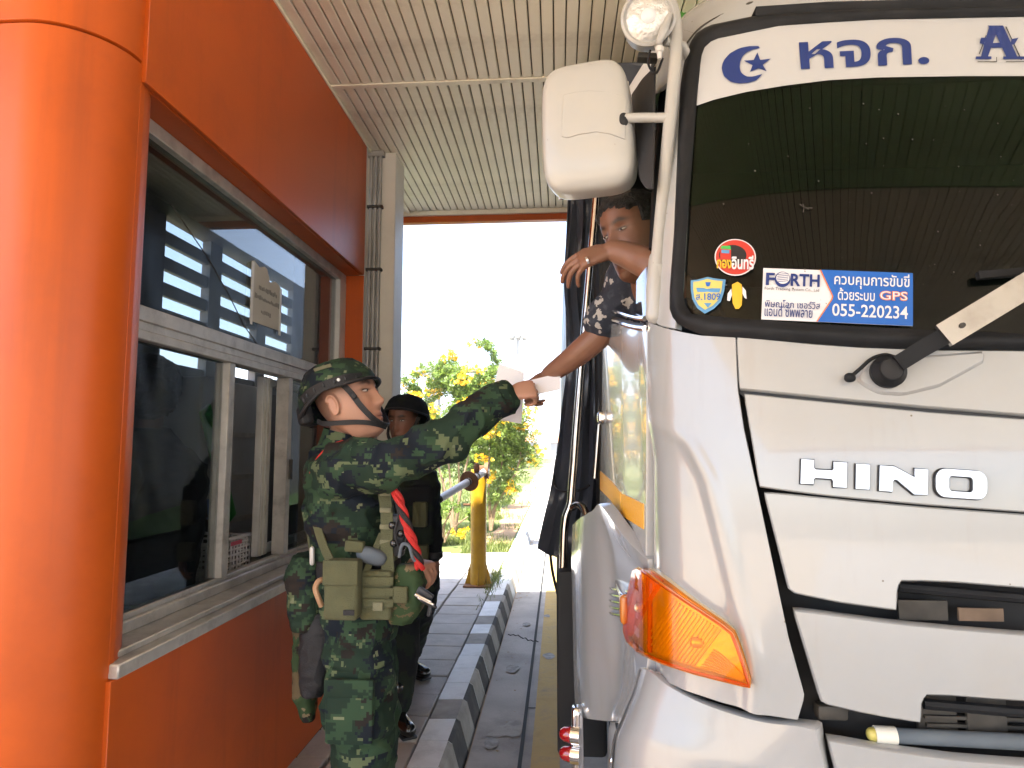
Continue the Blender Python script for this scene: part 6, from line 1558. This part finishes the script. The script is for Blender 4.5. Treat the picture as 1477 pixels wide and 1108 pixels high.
# red shoulder cord and the braided red and black lanyard in front
obj('shoulder_cord', tube(smooth_path([V(at(495, 638, 2.16)), V(at(478, 645, 2.13)), V(at(463, 658, 2.12)), V(at(452, 676, 2.14)), V(at(447, 695, 2.2))], 5), .0085, 8), M['red_cord'], s1)
path = smooth_path([V(at(562, 690, 2.12)), V(at(572, 712, 2.10)), V(at(582, 742, 2.09)), V(at(592, 772, 2.09)), V(at(601, 800, 2.10)), V(at(606, 820, 2.11))], 8)
for ph, mm in ((0, 'red_cord'), (2.09, 'red_cord'), (4.19, 'strap')):
    pts = [p + Vector((math.cos(ph + i * .42), math.sin(ph + i * .42), 0)) * .0085 + X1 * 0 for i, p in enumerate(path)]; obj('lanyard_strand', tube(pts, .0085, 8), M[mm], s1)
rad = obj('radio', obox(V(at(572, 772, 2.15)), (.06, .05, .13), Matrix.Rotation(.1, 3, 'Y'), .01, 2), M['black'], s1)
for du, dv in ((-6, -14), (6, -2), (-4, 12), (8, 16)): obj('radio_knob', superq(V(at(572 + du, 772 + dv, 2.115)), (.012, .010, .012), .8, .8, nu=10, nv=14), M['leather'], rad)
obj('radio_cable', tube(smooth_path([V(at(566, 712, 2.13)), V(at(575, 740, 2.11)), V(at(570, 770, 2.10)), V(at(580, 800, 2.10))], 5), .0045, 6), M['strap'], s1)
obj('grey_loop', tube(smooth_path([V(at(576, 804, 2.09)), V(at(580, 786, 2.08)), V(at(590, 788, 2.08)), V(at(596, 806, 2.09)), V(at(606, 812, 2.10))], 5), .0055, 8), M['greycloth'], s1)
cb_ = Blob(); cb_.loft([(V(at(590, 815, 2.14)), X1 * .035, Y1 * .04), (V(at(590, 840, 2.14)), X1 * .055, Y1 * .055), (V(at(584, 880, 2.14)), X1 * .055, Y1 * .05), (V(at(578, 899, 2.14)), X1 * .035, Y1 * .03)])
cb_.ball(V(at(599, 850, 2.12)), (.028, .04, .065)); obj('field_pouch', cb_.fuse(.006, 3, wrinkles(.006, 16)), M['woodland'], s1)
obj('pouch_band', obox(V(at(577, 858, 2.075)), (.046, .012, .05), Matrix.Identity(3), .004, 2), M['olive'], s1)
clip = obj('metal_clip', obox(V(at(612, 858, 2.09)), (.055, .02, .03), Matrix.Rotation(.6, 3, 'Y'), .004, 2), M['black'], s1)
for k in range(3): obj('clip_bar', tube([V(at(600 + k * 4, 866 + k * 4 - 8, 2.07)), V(at(620 + k * 4, 876 + k * 4 - 8, 2.07))], .0055, 8, rnd=True), M['chrome'] if k < 2 else M['black'], clip)
obj('clip_tail', obox(V(at(620, 880, 2.08)), (.014, .01, .04), Matrix.Rotation(.2, 3, 'Y'), .003, 1), M['black'], clip)

# papers between the two hands
P = np.array([[V(at(706 + 50 * (j / 7) - 4 * i / 9 + 14 * (1 - i / 9) * (1 - j / 7), 525 + 78 * i / 9 + 13 * (j / 7) * (1 - i / 9) + 8 * (j / 7) * (i / 9), 2.27 + .012 * math.sin(i * .5))) for j in range(8)] for i in range(10)], float)
ppr = obj('papers', sheet(P, .0016, 0, .0005), M['paper'], loc=V(at(740, 575, 2.27))); tag(ppr, 'white folded papers passed from the soldier to the driver', 'papers')
P = np.array([[V(at(750 + 58 * j / 7, 552 + 5.5 * i - 14 * (j / 7) * (1 if i < 3 else .9), 2.23 - .01 * i)) for j in range(8)] for i in range(5)], float)
obj('folded_sheet', sheet(P, .002, 0, .0005), M['paper'], ppr)
P = np.array([[V(at(752 + 50 * j / 7, 566 + 4 * i - 14 * (j / 7), 2.235 - .01 * i)) for j in range(8)] for i in range(3)], float)
obj('folded_sheet', sheet(P, .002, 0, .0005), M['cabinet'], ppr)

# ---------------------------------------------------------------- second soldier, farther along the pavement, facing the camera
Y2 = 3.68
b2 = V(at(588, 700, Y2)); b2.z = .15
SK2 = (.23, .105, .066)
hd2 = Matrix.Translation(V(at(582, 609, Y2))) @ Matrix.Rotation(math.radians(-104), 4, 'Z') @ Matrix.Rotation(math.radians(4), 4, 'Y')
B = Blob(); add_head(B, hd2); nb2 = V(at(585, 655, Y2)); B.limb([nb2, V(at(584, 630, Y2))], [.06, .055])
pl2, ch2 = V(at(590, 850, Y2)), V(at(588, 700, Y2))
B.loft([(pl2, X1 * .14, Y1 * .09), (V(at(589, 790, Y2)), X1 * .13, Y1 * .09), (ch2, X1 * .15, Y1 * .10), (V(at(586, 668, Y2)), X1 * .12, Y1 * .07), (nb2, X1 * .055, Y1 * .05)])
sR, eR, wR = V(at(547, 690, 3.68)), V(at(540, 780, 3.75)), V(at(560, 830, 3.6)); sL, eL, wL = V(at(613, 688, 3.68)), V(at(622, 752, 3.70)), V(at(627, 803, 3.58))
B.limb([ch2, sR, eR, wR], [.06, .05, .04, .028]); B.limb([ch2, sL, eL, wL], [.06, .05, .04, .028])
add_hand(B, wL, (-.08, -.10, -1), (.85, -.5, 0), 1, [.35, .42, .5, .55], .05, (.5, .2), 1.0); add_hand(B, wR, (0, -.1, -1), (-1, 0, 0), -1, .4)
hA, kA, aA = V(at(578, 870, 3.64)), V(at(580, 950, 3.60)), V(at(572, 1012, 3.52)); hB, kB, aB = V(at(600, 868, 3.75)), V(at(594, 915, 4.05)), V(at(588, 945, 4.32)); aA.z = aB.z = .25
for a in ((hA, kA, aA), (hB, kB, aB)): B.limb([pl2, *a], [.08, .075, .05, .04])
m2 = B.fuse(.0055, 3, tint=head_tint(hd2, SK2, (.17, .07, .055), stubble=.5))
s2 = obj('person', m2, M['skin'], loc=b2, raw=True); _ = [setattr(p, 'use_smooth', True) for p in s2.data.polygons]
tag(s2, 'second soldier in dark uniform standing behind the outstretched arm, looking at the camera', 'person')
face_eyes(s2, hd2, .8)
J = Blob()
J.loft([(V(at(590, 850, Y2)), X1 * .165, Y1 * .12), (V(at(589, 790, Y2)), X1 * .16, Y1 * .12), (ch2, X1 * .178, Y1 * .128), (V(at(586, 670, Y2)), X1 * .14, Y1 * .09), (V(at(585, 652, Y2)), X1 * .075, Y1 * .07)])
J.limb([sR, eR, wR + Z1 * .01], [.08, .066, .048], 18); J.limb([V(at(612, 690, 3.68)), sL, eL, wL + Z1 * .012], [.078, .072, .056, .042], 18)
obj('jacket', J.fuse(.008, 3, wrinkles(.010, 10)), M['camo_dark'], s2)
T_ = Blob(); T_.loft([(V(at(590, 835, Y2)), X1 * .16, Y1 * .118), (pl2, X1 * .165, Y1 * .122), (V(at(590, 885, Y2)), X1 * .14, Y1 * .11)])
for h, k, a in ((hA, kA, aA), (hB, kB, aB)): T_.limb([h, (h + k) / 2, k, a + Z1 * .02], [.10, .10, .088, .072], 18)
obj('trousers', T_.fuse(.009, 3, wrinkles(.012, 8)), M['camo_dark'], s2)
for a, dxy in ((aA, Vector((.55, -.8, 0))), (aB, Vector((.75, -.6, 0)))):
    dxy = dxy.normalized(); Bt = Blob(); Bt.limb([a + Z1 * .10, a - Z1 * .02, a - Z1 * .052 + dxy * .05, a - Z1 * .058 + dxy * .17], [.055, .052, .046, .038], 18)
    bo = obj('boot', Bt.fuse(.006, 2), M['leather'], s2)
    obj('boot_sole', strap([a - dxy * .05 - Z1 * .092, a + dxy * .06 - Z1 * .092, a + dxy * .205 - Z1 * .088], .085, .016, (0, 0, 1)) if False else obox(a + dxy * .075 - Z1 * .091, (.235, .078, .014), Matrix.Rotation(math.atan2(dxy.y, dxy.x), 3, 'Z'), .006, 2), M['black'], bo)
hm2 = Matrix.Translation(V(at(586, 608, Y2))) @ Matrix.Rotation(math.radians(-104), 4, 'Z') @ Matrix.Rotation(math.radians(-8), 4, 'Y')
hel2, G2 = helmet(s2, hm2, M['camo_dark'], .005)
obj('chin_strap', strap(smooth_path([hm2 @ Vector((.02, .085, .02)), hd2 @ Vector((.05, .072, -.06)), hd2 @ Vector((.085, .03, -.108)), hd2 @ Vector((.092, 0, -.116)), hd2 @ Vector((.085, -.03, -.108)), hd2 @ Vector((.05, -.072, -.06)), hm2 @ Vector((.02, -.085, .02))], 4), .020, .004, (0, -1, 0)), M['strap'], s2)
obj('plate_vest', obox(V(at(590, 745, 3.56)), (.27, .06, .33), Matrix.Identity(3), .03, 3), M['camo_dark'], s2)
for u_, v_, w_, h_ in ((606, 742, .075, .13), (575, 742, .075, .13), (606, 800, .09, .10)): obj('vest_pouch', obox(V(at(u_, v_, 3.51)), (w_, .045, h_), Matrix.Identity(3), .01, 2), M['olive'] if u_ > 600 else M['camo_dark'], s2)
obj('wrist_strap', lathe([(-.015, .044), (.015, .044)], wL + Z1 * .01, (0, 0, 1), 20), M['strap'], s2)

# ---------------------------------------------------------------- driver leaning out of the cab window
SK3 = (.20, .093, .056)
hd3 = Matrix.Translation(V(at(917, 341, 1.93))) @ Matrix.Rotation(math.radians(-141), 4, 'Z') @ Matrix.Rotation(math.radians(12), 4, 'Y') @ Matrix.Rotation(math.radians(6), 4, 'X') @ Matrix.Scale(1.06, 4)
B = Blob(); add_head(B, hd3)
nk = Vector((.30, 2.06, 2.02)); B.limb([nk, hd3 @ Vector((-.02, 0, -.06))], [.062, .058])
pv3 = Vector((.62, 2.22, 1.52)); c3_ = Vector((.40, 2.12, 1.84))
B.loft([(pv3, Vector((.02, .16, 0)), Vector((.12, 0, 0))), ((pv3 + c3_) / 2, Vector((.02, .15, 0)), Vector((.11, 0, 0.03))), (c3_, Vector((.05, .18, 0)), Vector((.10, 0, .04))), (Vector((.34, 2.08, 1.96)), Vector((.03, .13, 0)), Vector((.07, 0, .03))), (nk, Vector((0, .06, 0)), Vector((.055, 0, 0)))])
sh3, el3, wr3 = V(at(922, 392, 2.06)), V(at(872, 474, 2.14)), V(at(793, 540, 2.26))
B.limb([c3_, sh3, V(at(896, 432, 2.10)), el3, V(at(838, 507, 2.18)), wr3], [.06, .055, .047, .045, .042, .030], 18)
hdir = (V(at(772, 556, 2.27)) - wr3).normalized()
add_hand(B, wr3, hdir, (.12, -.55, .83), -1, [.6, .7, .8, .9], .03, (.35, .3), 1.0)
sh4, el4, wr4 = Vector((.40, 1.88, 1.92)), V(at(957, 397, 1.72)), V(at(884, 361, 1.78))
B.limb([c3_, sh4, el4, V(at(920, 374, 1.745)), wr4], [.06, .052, .044, .040, .029], 18)
add_hand(B, wr4, (-1, .12, -.28), (-.18, -.70, .68), -1, [.30, .36, .42, .5], .10, (.35, .25), 1.03)
m3 = B.fuse(.0042, 3, tint=head_tint(hd3, SK3, (.13, .05, .04), stubble=.0))
s3 = obj('person', m3, M['skin'], loc=Vector((.5, 2.15, 1.5)), raw=True); _ = [setattr(p, 'use_smooth', True) for p in s3.data.polygons]
tag(s3, 'driver in dark floral shirt leaning out of the lorry window, one hand before his face', 'person')
face_eyes(s3, hd3, .7)
H = Blob()
G = [[hd3 @ Vector((x * 1.0 - .004, y * 1.06, z + .007)) for x, y, z in r] for r in head_local()]
hr = bmesh.new(); inv3 = hd3.inverted(); rows = []
for r in head_local():
    row = []
    for x, y, z in r:
        front_line = .078 - .020 * min(1, abs(y) / .05) ** 2 + .004 * math.sin(y * 300) if x > .04 else (.02 if x > .0 else -.05)
        k = 1.0 if z > front_line else 0.0
        n_ = Vector((x, y, max(z, 0) * .9)).normalized(); g = .011 * k - .012 * (1 - k)
        g += .005 * noise.noise(Vector((x, y, z)) * 60) * k
        row.append(hr.verts.new(hd3 @ (Vector((x, y, z)) + n_ * g)))
    rows.append(row)
for i in range(len(rows) - 1):
    for j in range(len(rows[0])): hr.faces.new((rows[i][j], rows[i][(j + 1) % 72], rows[i + 1][(j + 1) % 72], rows[i + 1][j]))
hr.faces.new(rows[-1]); obj('hair', hr, M['hair'], s3, angle=80)
S = Blob()
S.loft([(pv3, Vector((.02, .18, 0)), Vector((.14, 0, 0))), ((pv3 + c3_) / 2, Vector((.02, .175, 0)), Vector((.13, 0, 0.03))), (c3_, Vector((.05, .20, 0)), Vector((.125, 0, .04))), (Vector((.34, 2.08, 1.965)), Vector((.03, .14, 0)), Vector((.085, 0, .03))), (nk - Z1 * .01, Vector((0, .08, 0)), Vector((.07, 0, 0)))])
S.limb([c3_ + Vector((-.05, 0, .02)), sh3, V(at(898, 428, 2.10)), V(at(872, 462, 2.13))], [.085, .074, .070, .066], 22)
S.limb([c3_, sh4, sh4 * .4 + el4 * .6], [.09, .07, .062], 18)
obj('shirt', S.fuse(.007, 3, wrinkles(.008, 11)), M['floral'], s3)
obj('finger_ring', lathe([(-.003, .0105), (.003, .0105)], V(at(847, 376, 1.755)), (-1, .1, -.4), 16), M['chrome'], s3)

# ---------------------------------------------------------------- seated person added inside the booth to make the dark silhouette in the pane
hd4 = Matrix.Translation(Vector((-1.66, 2.60, 1.80))) @ Matrix.Rotation(math.radians(150), 4, 'Z')
B = Blob(); add_head(B, hd4); n4 = Vector((-1.67, 2.60, 1.62)); B.limb([n4, Vector((-1.66, 2.60, 1.72))], [.06, .055])
B.loft([(Vector((-1.72, 2.62, 1.0)), Vector((.14, .12, 0)), Vector((-.09, .1, 0))), (Vector((-1.70, 2.61, 1.3)), Vector((.15, .13, 0)), Vector((-.08, .09, 0))), (Vector((-1.69, 2.60, 1.52)), Vector((.13, .12, 0)), Vector((-.06, .07, 0))), (n4, Vector((.05, .04, 0)), Vector((-.04, .05, 0)))])
m4 = B.fuse(.008, 3, tint=head_tint(hd4, (.12, .055, .035), stubble=.9))
s4 = obj('person', m4, M['skin'], loc=Vector((-1.72, 2.62, .99)), raw=True); _ = [setattr(p, 'use_smooth', True) for p in s4.data.polygons]
tag(s4, 'person in black added behind the lower left window pane of the booth for its dark silhouette', 'person')
H = Blob(); H.ball(Vector((-1.655, 2.59, 1.835)), (.112, .112, .12)); H.ball(Vector((-1.65, 2.575, 1.78)), (.105, .10, .09)); obj('hair', H.fuse(.008, 2, wrinkles(.014, 22)), M['hair'], s4)
J = Blob(); J.loft([(Vector((-1.72, 2.62, .99)), Vector((.17, .15, 0)), Vector((-.12, .13, 0))), (Vector((-1.70, 2.60, 1.3)), Vector((.20, .17, 0)), Vector((-.11, .12, 0))), (Vector((-1.69, 2.60, 1.50)), Vector((.19, .16, 0)), Vector((-.09, .10, 0))), (Vector((-1.68, 2.60, 1.60)), Vector((.10, .09, 0)), Vector((-.07, .07, 0))), (n4 + Z1 * .04, Vector((.06, .05, 0)), Vector((-.05, .06, 0)))])
J.limb([Vector((-1.60, 2.72, 1.46)), Vector((-1.62, 2.80, 1.25)), Vector((-1.72, 2.82, 1.05))], [.075, .065, .055]); J.limb([Vector((-1.66, 2.44, 1.46)), Vector((-1.66, 2.34, 1.25)), Vector((-1.72, 2.36, 1.05))], [.075, .065, .055])
obj('jacket', J.fuse(.009, 3, wrinkles(.012, 10)), M['strap'], s4)
